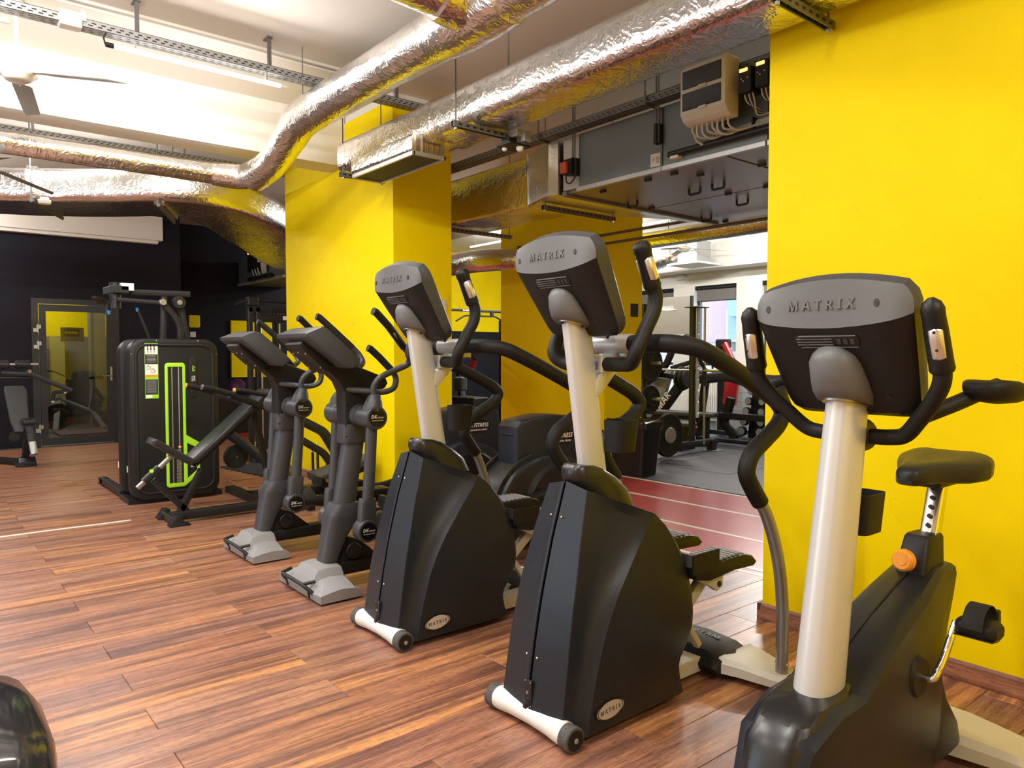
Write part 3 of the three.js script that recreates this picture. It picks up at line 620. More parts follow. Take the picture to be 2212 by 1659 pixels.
function makeElliptical(xc, label) {
  const t = thing('elliptical_trainer', label, 'elliptical', [xc, 0, -2.7], undefined, [0, 0, -2.7]);
  const sec = (x, h, f) => [[x, 0.012, -1.735], [x, 0.055, -1.725 - f], [x, h, -1.80], [x, h + 0.008, -1.86], [x, h, -1.945], [x, 0.05, -1.985], [x, 0.012, -1.985]];
  part(t, 'front_base', loft([sec(-0.295, 0.068, 0.01), sec(-0.2, 0.095, 0), sec(-0.145, 0.105, 0.0), sec(-0.12, 0.15, 0.0), sec(0, 0.165, 0.008), sec(0.12, 0.15, 0.0), sec(0.145, 0.105, 0.0), sec(0.2, 0.095, 0), sec(0.295, 0.068, 0.01)], { crease: 0.35, flip: true }), M.greyPlastic);
  part(t, 'carry_handle', tube(fillet([[-0.2, 0.05, -1.735], [-0.15, 0.10, -1.69], [0.15, 0.10, -1.69], [0.2, 0.05, -1.735]], 0.04), 0.011), M.black);
  for (const s of [-1, 1]) part(t, 'handle_clip', [tube([[s * 0.15, 0.10, -1.695], [s * 0.17, 0.11, -1.76]], 0.010), tube([[s * 0.16, 0.06, -1.725], [s * 0.15, 0.02, -1.735]], 0.010)], M.black);
  const rg = (y, zc, a, b, e = 2.6) => ovRing(y, zc, a, b, 0, e, 24);
  part(t, 'lower_shroud', loft([rg(0.14, -1.905, 0.068, 0.055), rg(0.155, -1.907, 0.066, 0.053), rg(0.30, -1.955, 0.074, 0.075), rg(0.425, -2.005, 0.084, 0.098, 4), rg(0.44, -2.008, 0.085, 0.1, 4), rg(0.505, -2.022, 0.072, 0.078, 4)], { flip: true, crease: 0.45 }), M.graphite);
  part(t, 'post', loft([rg(0.49, -2.025, 0.062, 0.068, 2.2), rg(0.9, -2.092, 0.062, 0.068, 2.2)], { flip: true }), M.graphite);
  const neckP = [[-2.015, 0.87], [-2.005, 1.04], [-2.005, 1.17], [-1.975, 1.235], [-1.915, 1.29], [-1.855, 1.345], [-1.90, 1.40], [-2.08, 1.335], [-2.29, 1.255], [-2.305, 1.22], [-2.285, 1.19], [-2.22, 1.165], [-2.185, 1.09], [-2.175, 0.87]];
  part(t, 'neck', prism(neckP, 'x', -0.062, 0.062, 0.018), M.blackPlastic);
  part(t, 'neck_collar', loft([rg(0.865, -2.09, 0.072, 0.085, 4), rg(0.88, -2.09, 0.076, 0.09, 4), rg(0.98, -2.095, 0.07, 0.09, 4)], { flip: true, crease: 0.5 }), M.graphite);
  for (const [y, z] of [[1.1, -2.02], [0.91, -2.02]]) for (const s of [-1, 1]) part(t, 'screw_hole', cyl([s * 0.05, y, z + 0.005], [s * 0.064, y, z], 0.007), M.black);
  // console: wedge box leaning towards the user
  const cp = [[-1.705, 1.495], [-1.70, 1.515], [-1.795, 1.553], [-1.83, 1.545], [-2.035, 1.375], [-2.03, 1.34], [-1.985, 1.315], [-1.93, 1.325]];
  const con = part(t, 'console', prism(cp, 'x', -0.215, 0.215, 0.012), M.graphite);
  part(con, 'screen', prism([[-1.81, 1.556], [-1.835, 1.553], [-2.02, 1.40], [-2.015, 1.39]], 'x', -0.19, 0.19, 0.002), M.gloss);
  part(con, 'back_box', prism([[-1.722, 1.47], [-1.71, 1.455], [-1.72, 1.435], [-1.875, 1.295], [-1.90, 1.30], [-1.93, 1.34], [-1.76, 1.48]], 'x', -0.11, 0.11, 0.01), M.blackPlastic);
  const bb = (x, s, q) => { const z = lerp(-1.735, -1.865, s), y = lerp(1.42, 1.304, s); return [x, y, z]; };
  for (const [x, s] of [[-0.085, 0.15], [0.085, 0.15], [-0.085, 0.85], [0.085, 0.85], [0.0, 0.1]]) part(con, 'screw', sph(bb(x, s), 0.006, 8), M.steel);
  for (let k = 0; k < 9; k++) { const a = k / 8 * Math.PI * 2, c = bb(0, 0.5); part(con, 'speaker_hole', sph([c[0] + Math.cos(a) * 0.02 * (k ? 1 : 0), c[1] + Math.sin(a) * 0.014 * (k ? 1 : 0) + 0.001, c[2] + Math.sin(a) * 0.015 * (k ? 1 : 0)], 0.004, 6), M.black); }
  // pivot drum with moving arms
  part(t, 'pivot_drum', [cyl([-0.14, 1.03, -2.1], [0.14, 1.03, -2.1], 0.066, 0.066, 28), cyl([-0.115, 1.03, -2.1], [0.115, 1.03, -2.1], 0.069, 0.069, 28)], M.graphite);
  for (const s of [-1, 1]) {
    const x = s * 0.225;
    const hub = part(t, 'arm_hub', cyl([s * 0.14, 1.03, -2.1], [s * 0.285, 1.03, -2.1], 0.069, 0.069, 30, 0.006), M.graphite);
    part(t, 'boot', loft([ovRing(1.07, -2.1, 0.066, 0.058, 0, 2, 20), ovRing(1.12, -2.108, 0.052, 0.05, 0, 2, 20), ovRing(1.155, -2.115, 0.036, 0.036, 0, 2, 20), ovRing(1.165, -2.118, 0.026, 0.026, 0, 2, 20)].map((r) => r.map(([a, b, c]) => [a + x, b, c])), { flip: true }), M.graphite);
    part(hub, 'logo_disc', disc([s * 0.286, 1.03, -2.1], s, 0.052, 0.052), M.dkDisc, 'black logo disc');
    part(t, 'moving_arm', tube(spline([[x, 1.0, -2.095], [x, 0.8, -2.085], [x, 0.52, -2.065]].map((p) => p), 10), 0.034, { n: 16 }), M.graphite);
    const jt = part(t, 'lower_joint', [loft([rg(0.42, -2.055, 0.036, 0.05, 4), rg(0.54, -2.063, 0.036, 0.05, 4), rg(0.555, -2.064, 0.033, 0.045, 4)].map((r) => r.map(([a, b, c]) => [a + x, b, c])), { flip: true, crease: 0.5 }), cyl([x - s * 0.035, 0.372, -2.045], [x + s * 0.05, 0.372, -2.045], 0.066, 0.066, 28, 0.005), prism([[-2.045, 0.44], [-2.16, 0.47], [-2.21, 0.40], [-2.2, 0.34], [-2.1, 0.31], [-2.045, 0.31]], 'x', x - 0.03, x + 0.03, 0.006)], M.graphite);
    part(jt, 'logo_disc', disc([x + s * 0.0515, 0.372, -2.045], s, 0.05, 0.05), M.dkDisc, 'black logo disc');
    part(t, 'pedal_rail', tube(fillet([[x, 0.37, -2.08], [x, 0.345, -2.5], [x, 0.31, -3.0], [x, 0.42, -3.45]], 0.1), 0.036, { n: 14 }), M.softBlack);
    const ped = part(t, 'pedal', prism([[-2.42, 0.385], [-2.44, 0.37], [-2.78, 0.35], [-2.80, 0.38], [-2.78, 0.40], [-2.47, 0.415], [-2.45, 0.455], [-2.43, 0.455]], 'x', x - 0.08, x + 0.08, 0.006), M.blackPlastic);
    for (let k = 0; k < 5; k++) part(ped, 'tread_rib', box(x - 0.07, x + 0.07, 0.405 - 0.002 * k, 0.414 - 0.002 * k, -2.52 - k * 0.05, -2.505 - k * 0.05, 0.002), M.softBlack);
    const mv = [[x, 1.15, -2.115], [x, 1.21, -2.112], [x + s * 0.01, 1.262, -2.15], [x + s * 0.03, 1.31, -2.25], [x + s * 0.06, 1.345, -2.31], [x + s * 0.09, 1.395, -2.30], [x + s * 0.10, 1.45, -2.25]];
    part(t, 'moving_handle', tube(spline(mv, 36), 0.019, { n: 14 }), M.graphite);
    const mg = part(t, 'grip', tube([[x + s * 0.10, 1.44, -2.258], [x + s * 0.135, 1.56, -2.135], [x + s * 0.145, 1.635, -2.05], [x + s * 0.147, 1.642, -2.03]], 0.022, { n: 14 }), M.softBlack);
    part(mg, 'sensor_plate', gripPad([x + s * 0.108, 1.47, -2.232], [x + s * 0.13, 1.54, -2.16], 0.021, [s * 0.5, -0.5, 0.3]), M.sensor);
    const fx = [[s * 0.05, 1.19, -2.03], [s * 0.12, 1.182, -2.10], [s * 0.2, 1.175, -2.19], [s * 0.225, 1.20, -2.245], [s * 0.22, 1.26, -2.262], [s * 0.21, 1.305, -2.238]];
    part(t, 'fixed_handle', tube(spline(fx, 30), 0.018, { n: 14 }), M.graphite);
    const fg = part(t, 'grip', tube([[s * 0.212, 1.295, -2.248], [s * 0.20, 1.38, -2.165], [s * 0.195, 1.43, -2.108], [s * 0.194, 1.437, -2.09]], 0.021, { n: 14 }), M.softBlack);
    part(fg, 'sensor_plate', gripPad([s * 0.209, 1.32, -2.222], [s * 0.202, 1.37, -2.175], 0.0205, [-s * 0.4, 0.3, 0.5]), M.sensor);
  }
  // base rails to the drive unit
  part(t, 'base_rail', [bar([0, 0.11, -1.95], [0, 0.11, -3.9], 0.10, 0.08, 0.012), prism([[-1.98, 0.14], [-2.26, 0.14], [-2.12, 0.26], [-2.02, 0.30]], 'x', -0.03, 0.03, 0.004)], M.softBlack);
  for (const s of [-1, 1]) part(t, 'roller_disc', cyl([s * 0.03, 0.21, -2.06], [s * 0.06, 0.21, -2.06], 0.05, 0.05, 24, 0.004), M.black);
  part(t, 'rear_stabiliser', box(-0.28, 0.28, 0.0, 0.06, -3.95, -3.82, 0.015), M.softBlack);
  // rear drive unit: upright box with rounded shoulders over a round flywheel cover
  const top = []; for (let i = 0; i <= 12; i++) { const q = i / 12; top.push([lerp(-3.34, -3.92, q), 0.905 + 0.052 * Math.sin(Math.PI * (0.12 + 0.76 * q))]); }
  part(t, 'drive_tower', prism([[-3.30, 0.12], [-3.30, 0.885], ...top, [-3.96, 0.87], [-3.98, 0.12]], 'x', -0.115, 0.115, 0.02), M.charcoal);
  const wheelC = [[-3.0, 0.1]]; for (let i = 0; i <= 18; i++) { const a = Math.PI * (1 - i / 18) + 0.0; wheelC.push([-3.55 - 0.46 * Math.cos(a) * 1.0, 0.30 + 0.385 * Math.sin(a)]); }
  const wc = wheelC.slice(1).map(([z, y]) => [z, y]);
  part(t, 'flywheel_cover', prism([...wc, [-4.0, 0.08], [-3.1, 0.08]], 'x', -0.19, 0.19, 0.03), M.charcoal);
  for (const s of [-1, 1]) {
    part(t, 'side_disc', [cyl([s * 0.18, 0.32, -3.6], [s * 0.215, 0.32, -3.6], 0.30, 0.27, 40, 0.008)], M.blackPlastic);
    part(t, 'slot', sweep(Array.from({ length: 9 }, (_, i) => { const a = Math.PI * (0.60 + 0.34 * i / 8); return [s * 0.135, 0.30 + 0.389 * Math.sin(a), -3.55 - 0.464 * Math.cos(a)]; }), rrect(0.055, 0.02, 0.006), { up: [1, 0, 0], fixUp: true }), M.black);
    part(t, 'logo_plate', disc([s * 0.1165, 0.79, -3.72], s, 0.13, 0.06), M.dkOval, 'black oval with white lettering');
  }
  part(t, 'transport_slot', box(-0.06, 0.06, 0.82, 0.835, -3.305, -3.294, 0.004), M.black);
  return t;
}
const ell = makeElliptical(-4.08, 'grey elliptical trainer nearest the black stepper, front foot fully in view');
copy(ell, [-5.11, 0, -2.7], 'grey elliptical trainer farther left, next to the inclined bench');

// ------------------------------------------------------------------ upright bike
{
  const t = thing('exercise_bike', 'black upright exercise bike with silver column at the yellow wall', 'bike', [-1.02, 0, -2.3], undefined, [0, 0, -2.3]);
  part(t, 'column', loft([[0.42, -1.935, 0.06, 0.078], [1.31, -2.085, 0.048, 0.072]].map(([y, z, a, b]) => ovRing(y, z, a, b, 0.05, 2.3, 36)), { flip: true }), M.silver);
  const dv = new THREE.Vector3(0, 0.335, 0.165).normalize();
  const fr = { at: [0, 1.235, -2.145], right: [1, 0, 0], up: dv.toArray() };
  consoleParts(t, fr);
  part(t, 'console_neck', loft([ovRing(1.255, -2.095, 0.07, 0.12, 0.22, 2.5), ovRing(1.275, -2.092, 0.079, 0.132, 0.22, 2.5), ovRing(1.31, -2.08, 0.08, 0.13, 0.2, 2.5), ovRing(1.37, -2.045, 0.075, 0.105, 0.1, 2.5), ovRing(1.40, -2.035, 0.066, 0.09, 0, 2.3), ovRing(1.42, -2.03, 0.05, 0.07, 0, 2.2), ovRing(1.43, -2.03, 0.025, 0.04, 0, 2.1)], { flip: true, crease: 1.1 }), M.consoleGrey);
  part(t, 'mounting_plate', loft([ovRing(1.248, -2.1, 0.06, 0.112, 0.22), ovRing(1.258, -2.1, 0.06, 0.112, 0.22)], { flip: true }), M.steel);
  // handlebar
  for (const s of [-1, 1]) {
    part(t, 'handlebar', tube(spline([[0, 1.165, -2.13], [s * 0.1, 1.167, -2.125], [s * 0.14, 1.176, -2.118], [s * 0.19, 1.225, -2.09], [s * 0.235, 1.28, -2.062], [s * 0.262, 1.33, -2.04], [s * 0.265, 1.385, -2.03]], 40), 0.0225, { n: 16 }), M.softBlack);
    const A = [s * 0.265, 1.355, -2.035], B = [s * 0.256, 1.54, -1.975];
    const g = part(t, 'grip', sweep([0, 0.04, 0.12, 0.6, 0.75, 0.85, 0.94, 1].map((q) => V(A).lerp(V(B), q)), (i) => circ([0.027, 0.031, 0.030, 0.029, 0.0275, 0.0285, 0.022, 0.008][i], 18), {}), M.blackPlastic);
    for (const o of [1]) part(g, 'sensor_plate', gripPad(V(A).lerp(V(B), 0.14), V(A).lerp(V(B), 0.62), 0.0305, [o * 0.25 , 0.15, 0.95]), M.sensor);
    for (const q of [0.26, 0.5]) part(g, 'screw', sph(V(A).lerp(V(B), q).add(new THREE.Vector3(s * 0.006, 0.006, 0.0345)).toArray(), 0.004, 8), M.black);
    // long armrest grips
    part(t, 'arm_rest', tube(spline([[s * 0.2, 1.235, -2.09], [s * 0.255, 1.27, -2.16], [s * 0.285, 1.295, -2.23], [s * 0.31, 1.315, -2.29]], 20), 0.021, { n: 14 }), M.softBlack);
    part(t, 'elbow_pad', loft([0, 0.06, 0.25, 0.55, 0.85, 0.97, 1].map((q, i) => { const c = V([s * 0.30, 1.305, -2.16]).lerp(V([s * 0.335, 1.29, -2.335]), q); const w = [0.012, 0.038, 0.058, 0.06, 0.052, 0.035, 0.01][i], h = [0.006, 0.02, 0.03, 0.031, 0.026, 0.018, 0.005][i]; return oval(w, h, 20, 2.6).map(([a, b]) => [c.x + a, c.y + b + a * a * 4, c.z]); }), { crease: 0.9 }), M.softBlack);
  }
  part(t, 'handlebar_clamp', cyl([0, 1.165, -2.1], [0, 1.165, -2.17], 0.05, 0.05, 24, 0.006), M.blackPlastic);
  // cup holder
  part(t, 'cup_holder', loft([ovRing(0.872, -2.185, 0.036, 0.058, 0, 5, 24), ovRing(0.99, -2.19, 0.043, 0.066, 0, 5, 24), ovRing(0.99, -2.19, 0.039, 0.062, 0, 5, 24), ovRing(0.89, -2.185, 0.033, 0.054, 0, 5, 24)], { flip: true, crease: 0.5 }), M.softBlack);
  // body shroud: side profile swept to a rounded, waisted hull
  const topL = [[-1.64, 0.10], [-1.66, 0.30], [-1.72, 0.42], [-1.85, 0.47], [-1.98, 0.475], [-2.10, 0.545], [-2.25, 0.605], [-2.42, 0.66], [-2.58, 0.705], [-2.70, 0.70], [-2.735, 0.66]];
  const botL = [[-1.66, 0.06], [-1.75, 0.05], [-1.9, 0.05], [-2.05, 0.05], [-2.15, 0.05], [-2.28, 0.06], [-2.42, 0.07], [-2.55, 0.09], [-2.60, 0.35], [-2.635, 0.50], [-2.71, 0.62]];
  const hw = [0.045, 0.095, 0.115, 0.12, 0.122, 0.118, 0.112, 0.105, 0.085, 0.08, 0.05];
  const hull = []; const N = topL.length;
  const rings = topL.map(([zt, yt], i) => { const [zb, yb] = botL[i], w = hw[i], r = [];
    const prof = [[0.42, 0], [0.72, 0.012], [0.92, 0.05], [1, 0.16], [1, 0.45], [0.93, 0.75], [0.9, 0.95], [0.86, 1], [0.4, 1]];
    for (const [a, b] of prof) r.push([w * a, lerp(yt, yb, b), lerp(zt, zb, b)]);
    for (const [a, b] of prof.slice().reverse()) r.push([-w * a, lerp(yt, yb, b), lerp(zt, zb, b)]);
    return r; });
  part(t, 'body_shroud', loft(rings, { crease: 0.55 }), M.charcoal);
  part(t, 'shroud_seam', sweep(spline(topL.slice(4, 10).map(([z, y]) => [-0.004, y + 0.0015, z]), 24), rrect(0.008, 0.004, 0.001, 1), {}), M.black);
  part(t, 'rear_fairing', loft([[0.10, -2.60, 0.105, 0.17], [0.16, -2.60, 0.10, 0.155], [0.25, -2.585, 0.085, 0.09], [0.36, -2.56, 0.08, 0.05]].map(([y, z, a, b]) => ovRing(y, z, a, b, 0, 3)), { flip: true }), M.charcoal);
  part(t, 'front_boot', loft([[0.16, -1.70, 0.085, 0.07], [0.26, -1.735, 0.09, 0.095], [0.40, -1.80, 0.092, 0.12], [0.455, -1.87, 0.088, 0.145], [0.475, -1.90, 0.078, 0.12]].map(([y, z, a, b]) => ovRing(y, z, a, b, y > 0.3 ? -0.10 : 0, 3.2)), { flip: true, crease: 0.5 }), M.gloss);
  // seat tube, saddle
  part(t, 'seat_sleeve', loft([[0.61, -2.585, 0.055, 0.098], [0.70, -2.60, 0.05, 0.085], [0.79, -2.625, 0.043, 0.066], [0.80, -2.628, 0.038, 0.058]].map(([y, z, a, b]) => ovRing(y, z, a, b, 0.04, 6, 28)), { flip: true, crease: 0.5 }), M.blackPlastic);
  part(t, 'adjust_knob', [cyl([0.0, 0.728, -2.54], [0.0, 0.735, -2.47], 0.013), cyl([0.0, 0.733, -2.485], [0.0, 0.737, -2.455], 0.036, 0.033, 28, 0.006), cyl([0.0, 0.737, -2.46], [0.0, 0.738, -2.453], 0.018, 0.016, 20)], M.orange, 'orange knob');
  const post = part(t, 'seat_post', bar([0, 0.76, -2.665], [0, 1.02, -2.755], 0.042, 0.06, 0.012, { up: [1, 0, 0] }), M.chrome);
  for (let k = 0; k < 6; k++) { const q = k / 8 + 0.04, c = V([0, 0.78, -2.672]).lerp(V([0, 1.02, -2.755]), q); part(post, 'pin_hole', cyl([0, c.y, c.z + 0.025], [0, c.y + 0.004, c.z + 0.034], 0.0075), M.black); }
  // saddle: nose towards the handlebar
  const sr = [[-2.470, 0.022, 0.02, 1.000], [-2.490, 0.038, 0.035, 1.008], [-2.560, 0.052, 0.043, 1.015], [-2.640, 0.085, 0.048, 1.015], [-2.710, 0.128, 0.052, 1.015], [-2.770, 0.148, 0.055, 1.020], [-2.820, 0.142, 0.055, 1.027], [-2.860, 0.11, 0.045, 1.025], [-2.875, 0.06, 0.03, 1.020]];
  const saddle = part(t, 'saddle', loft(sr.map(([z, w, h, y], i) => { const r = []; for (let k = 0; k < 26; k++) { const a = k / 26 * Math.PI * 2, c = Math.cos(a), s2 = Math.sin(a), q = Math.sign(c) * Math.abs(c) ** 0.62; const dip = i > 2 ? -0.018 * Math.exp(-1 * ((q * w) / 0.03) ** 2) * (s2 > 0 ? 1 : 0) : 0; r.push([q * w, y + (s2 > 0 ? s2 ** 0.75 * h * 0.75 : -1 * Math.abs(s2) ** 0.3 * h * 0.95) + dip, z]); } return r; }), { crease: 0.9 }), M.vinyl);
  part(saddle, 'seat_pan', box(-0.05, 0.05, 0.955, 0.975, -2.8, -2.62, 0.008), M.black);
  // cranks and pedals
  for (const s of [1, -1]) {
    const a = s > 0 ? [0.60, -2.41] : [0.27, -2.23];
    part(t, 'crank_cover', cyl([s * 0.085, 0.435, -2.32], [s * 0.122, 0.435, -2.32], 0.085, 0.06, 32, 0.004), M.blackPlastic);
    part(t, 'crank', tube(spline([[s * 0.11, 0.435, -2.32], [s * 0.15, 0.44, -2.32], [s * 0.162, 0.435 + (a[0] - 0.435) * 0.2, -2.32 + (a[1] + 2.32) * 0.2], [s * 0.18, a[0], a[1]]], 24), 0.011, { n: 12 }), M.chrome);
    const y = a[0], z = a[1], x = s * 0.235;
    const p = part(t, 'pedal', loft([[-0.055, 0.035, 0.018], [-0.04, 0.05, 0.026], [0.0, 0.055, 0.028], [0.04, 0.05, 0.026], [0.055, 0.032, 0.016]].map(([dx, w, h]) => oval(w, h, 20, 3).map(([b, c]) => [x + dx, y - 0.008 + c, z - 0.02 + b])), { crease: 0.6 }), M.softBlack);
    for (let k = 0; k < 4; k++) part(p, 'tread_rib', box(x - 0.05, x + 0.05, y - 0.03 - k * 0.002, y - 0.026 - k * 0.002, z - 0.07 + k * 0.012, z + 0.03 - k * 0.012, 0.001), M.blackPlastic);
    const st = []; for (let i = 0; i <= 14; i++) { const q = i / 14 * Math.PI; st.push([x, y + 0.0 + 0.062 * Math.sin(q), z - 0.02 + 0.062 * Math.cos(q)]); }
    part(p, 'strap', sweep(st, rrect(0.004, 0.055, 0.001, 1), { up: [1, 0, 0], fixUp: true }).applyMatrix4(new THREE.Matrix4()), M.rubber);
    part(p, 'buckle', [box(x - 0.03, x + 0.03, y + 0.0, y + 0.035, z - 0.105, z - 0.08, 0.005), box(x - 0.022, x + 0.022, y - 0.02, y + 0.01, z - 0.135, z - 0.10, 0.006)], M.blackPlastic);
  }
  // feet
  const ft = (x, h, d) => [[x, 0.03, -2.84 + d], [x, h * 0.75, -2.84 + d], [x, h, -2.84 + d * 0.82], [x, h, -2.84 - d * 0.82], [x, h * 0.75, -2.84 - d], [x, 0.03, -2.84 - d]];
  part(t, 'rear_foot', loft([ft(-0.31, 0.06, 0.06), ft(-0.25, 0.09, 0.09), ft(-0.05, 0.105, 0.12), ft(0.05, 0.105, 0.12), ft(0.25, 0.09, 0.09), ft(0.31, 0.06, 0.06)], { crease: 0.4, flip: true }), M.cream);
  part(t, 'front_foot', sweep([-0.25, -0.2, 0, 0.2, 0.25].map((x) => [x, 0.05, -1.70]), (i) => circ([0.04, 0.044, 0.036, 0.044, 0.04][i], 18), {}), M.cream);
  for (const [x, z] of [[-0.26, -2.84], [0.26, -2.84]]) part(t, 'foot_pad', cyl([x, 0, z], [x, 0.035, z], 0.024, 0.02, 16), M.black);
}
solo('power_cord', 'thin black cord on the floor behind the bike foot', 'cord', tube(spline([[-0.9, 0.008, -3.05], [-0.75, 0.008, -3.12], [-0.5, 0.008, -3.08], [0.2, 0.008, -3.2]], 20), 0.006, { n: 8 }), M.black);
// ------------------------------------------------------------------ ducts
function dense(path, step = 0.05) { const c = new THREE.CatmullRomCurve3(path.map(V), false, 'centripetal'); return c.getSpacedPoints(Math.max(2, Math.ceil(c.getLength() / step))); }
function polyDense(path, step = 0.06) { const P = path.map(V), out = []; for (let i = 0; i < P.length - 1; i++) { const n = Math.max(1, Math.ceil(P[i].distanceTo(P[i + 1]) / step)); for (let k = 0; k < n; k++) out.push(P[i].clone().lerp(P[i + 1], k / n)); } out.push(P[P.length - 1]); return out; }
function foilTube(path, r, o = {}) {                                 // wrinkled round duct
  const rad = typeof r === 'function' ? r : () => r, s = o.seed ?? 1, n = 26;
  return sweep(path, (i, q) => Array.from({ length: n }, (_, k) => { const a = k / n * Math.PI * 2, w = 1 + 0.05 * (vn(i * 0.30 + s * 9, k * 0.5 + s, 4096, n / 2) - 0.5) + 0.06 * (vn(i * 0.09 + s * 5, 3 + s) - 0.5); return [Math.cos(a) * rad(q) * w, Math.sin(a) * rad(q) * w]; }), { crease: 1.2, ...o });
}
function foilRect(path, w, h, r, o = {}) {
  const s = o.seed ?? 1, ww = typeof w === 'function' ? w : () => w, hh = typeof h === 'function' ? h : () => h;
  return sweep(path, (i, q) => rrect(ww(q), hh(q), r, 4).map(([a, b], k) => { const f = 1 + 0.025 * (vn(i * 0.35 + s * 7, k * 0.6 + s) - 0.5); return [a * f, b * (1 + 0.05 * (vn(i * 0.3 + s, k * 0.5) - 0.5))]; }), { crease: 0.8, fixUp: true, ...o });
}
const band = (c, dir, r, w = 0.03) => cyl(V(c).addScaledVector(V(dir), -w / 2), V(c).addScaledVector(V(dir), w / 2), r, r, 26);
{
  const t = thing('round_duct', 'round foil-wrapped duct under the ceiling, bending down left over the white beam', 'duct', [-4, 3.35, -2.57]);
  part(t, 'main_run', foilTube(dense([[1.5, 3.35, -2.57], [-3, 3.35, -2.57], [-5.55, 3.35, -2.57]]), 0.148, { seed: 2 }), M.foil);
  part(t, 'elbow', foilTube(dense([[-5.5, 3.35, -2.57], [-5.9, 3.33, -2.57], [-6.15, 3.24, -2.57], [-6.5, 3.09, -2.55], [-6.8, 3.02, -2.50]], 0.04), (q) => 0.15 - 0.02 * q, { seed: 3 }), M.foil);
  part(t, 'collar', foilTube(dense([[-6.62, 3.06, -2.54], [-6.9, 3.04, -2.44], [-7.0, 3.05, -2.2]], 0.04), (q) => 0.125 - 0.02 * q, { seed: 5 }), M.foil);
  part(t, 'side_run', foilTube(dense([[-6.99, 3.05, -2.3], [-7.0, 3.05, -1], [-7.0, 3.05, 0.2], [-7.0, 3.05, 3.0]]), 0.092, { seed: 6 }), M.foil);
  part(t, 'branch', foilTube(dense([[-3.45, 3.39, -2.57], [-3.45, 3.43, -1.5], [-3.45, 3.43, 1.0]]), 0.145, { seed: 8 }), M.foil);
  part(t, 'tee_collar', [foilTube(dense([[-3.15, 3.35, -2.57], [-3.85, 3.35, -2.57]], 0.04), (q) => 0.155 + 0.015 * Math.sin(q * Math.PI), { seed: 9 }), foilTube(dense([[-3.45, 3.38, -2.6], [-3.45, 3.40, -2.3]], 0.04), (q) => 0.16, { seed: 10 })], M.foil);
}
{
  const t = thing('rectangular_duct', 'foil-wrapped rectangular duct along the yellow wall, ending in a grey outlet grille', 'duct', [-4, 2.98, -3.22]);
  part(t, 'main_run', foilRect(polyDense([[3.4, 3.125, -3.215], [-4.5, 3.13, -3.21], [-6.1, 3.15, -3.2]]), 0.41, 0.28, 0.075, { seed: 4 }), M.foil);
  part(t, 'outlet_box', foilRect(polyDense([[-4.72, 2.965, -3.06], [-5.68, 2.97, -3.06]]), 0.29, 0.14, 0.03, { seed: 6 }), M.foil);
  part(t, 'seam_ridge', [foilRect(polyDense([[-4.62, 3.13, -3.21], [-4.69, 3.13, -3.21]], 0.02), 0.43, 0.30, 0.08, { seed: 1 })], M.foil);
  const f = 0.018, x0 = -5.69, x1 = -4.71, z0 = -3.21, z1 = -2.92;
  const fr = part(t, 'grille_frame', [box(x0, x1, 2.872, 2.902, z1 - f, z1, 0.003), box(x0, x1, 2.872, 2.902, z0, z0 + f, 0.003), box(x0, x0 + f, 2.872, 2.902, z0, z1, 0.003), box(x1 - f, x1, 2.872, 2.902, z0, z1, 0.003)], M.aluTrim);
  part(fr, 'grille_mesh', box(x0 + f, x1 - f, 2.884, 2.89, z0 + f, z1 - f), mat('meshGrey', [0.05, 0.05, 0.05], 0.6, { bumpMap: grainT, bumpScale: 0.003 }));
}
// slotted rails on threaded rods that carry the ducts
function hanger(name, label, x, y, z0, z1, top = CEIL, rods = true, m = M.zincDark) {
  const t = thing(name, label, 'bracket', [x, y, (z0 + z1) / 2], 'duct hangers');
  const r = part(t, 'rail', prism([[x - 0.02, y], [x + 0.02, y], [x + 0.02, y - 0.04], [x + 0.012, y - 0.04], [x + 0.012, y - 0.036], [x + 0.017, y - 0.036], [x + 0.017, y - 0.003], [x - 0.017, y - 0.003], [x - 0.017, y - 0.036], [x - 0.012, y - 0.036], [x - 0.012, y - 0.04], [x - 0.02, y - 0.04]], 'z', z0, z1), m);
  for (const z of rods ? [z0 + 0.03, z1 - 0.03] : []) {
    part(t, 'threaded_rod', cyl([x, y - 0.05, z], [x, top, z], 0.005, 0.005, 8), M.zincDark);
    part(t, 'nut', cyl([x, y - 0.055, z], [x, y - 0.04, z], 0.012, 0.012, 6), M.zinc);
  }
  const n = Math.floor((z1 - z0) / 0.06);
  for (let k = 0; k < n; k++) part(r, 'slot', box(x - 0.0205, x + 0.0205, y - 0.027, y - 0.013, z0 + 0.03 + k * 0.06, z0 + 0.06 + k * 0.06), M.black);
}
hanger('duct_hanger', 'slotted rail under the foil duct where it meets the right wall', -1.8, 2.975, -3.44, -2.94);
hanger('duct_hanger', 'slotted rail crossing under the foil duct beside the sensor lamp', -4.15, 2.975, -3.40, -2.88);
hanger('duct_hanger', 'short rail with rod at the left end of the foil duct', -6.02, 3.0, -3.42, -2.98);
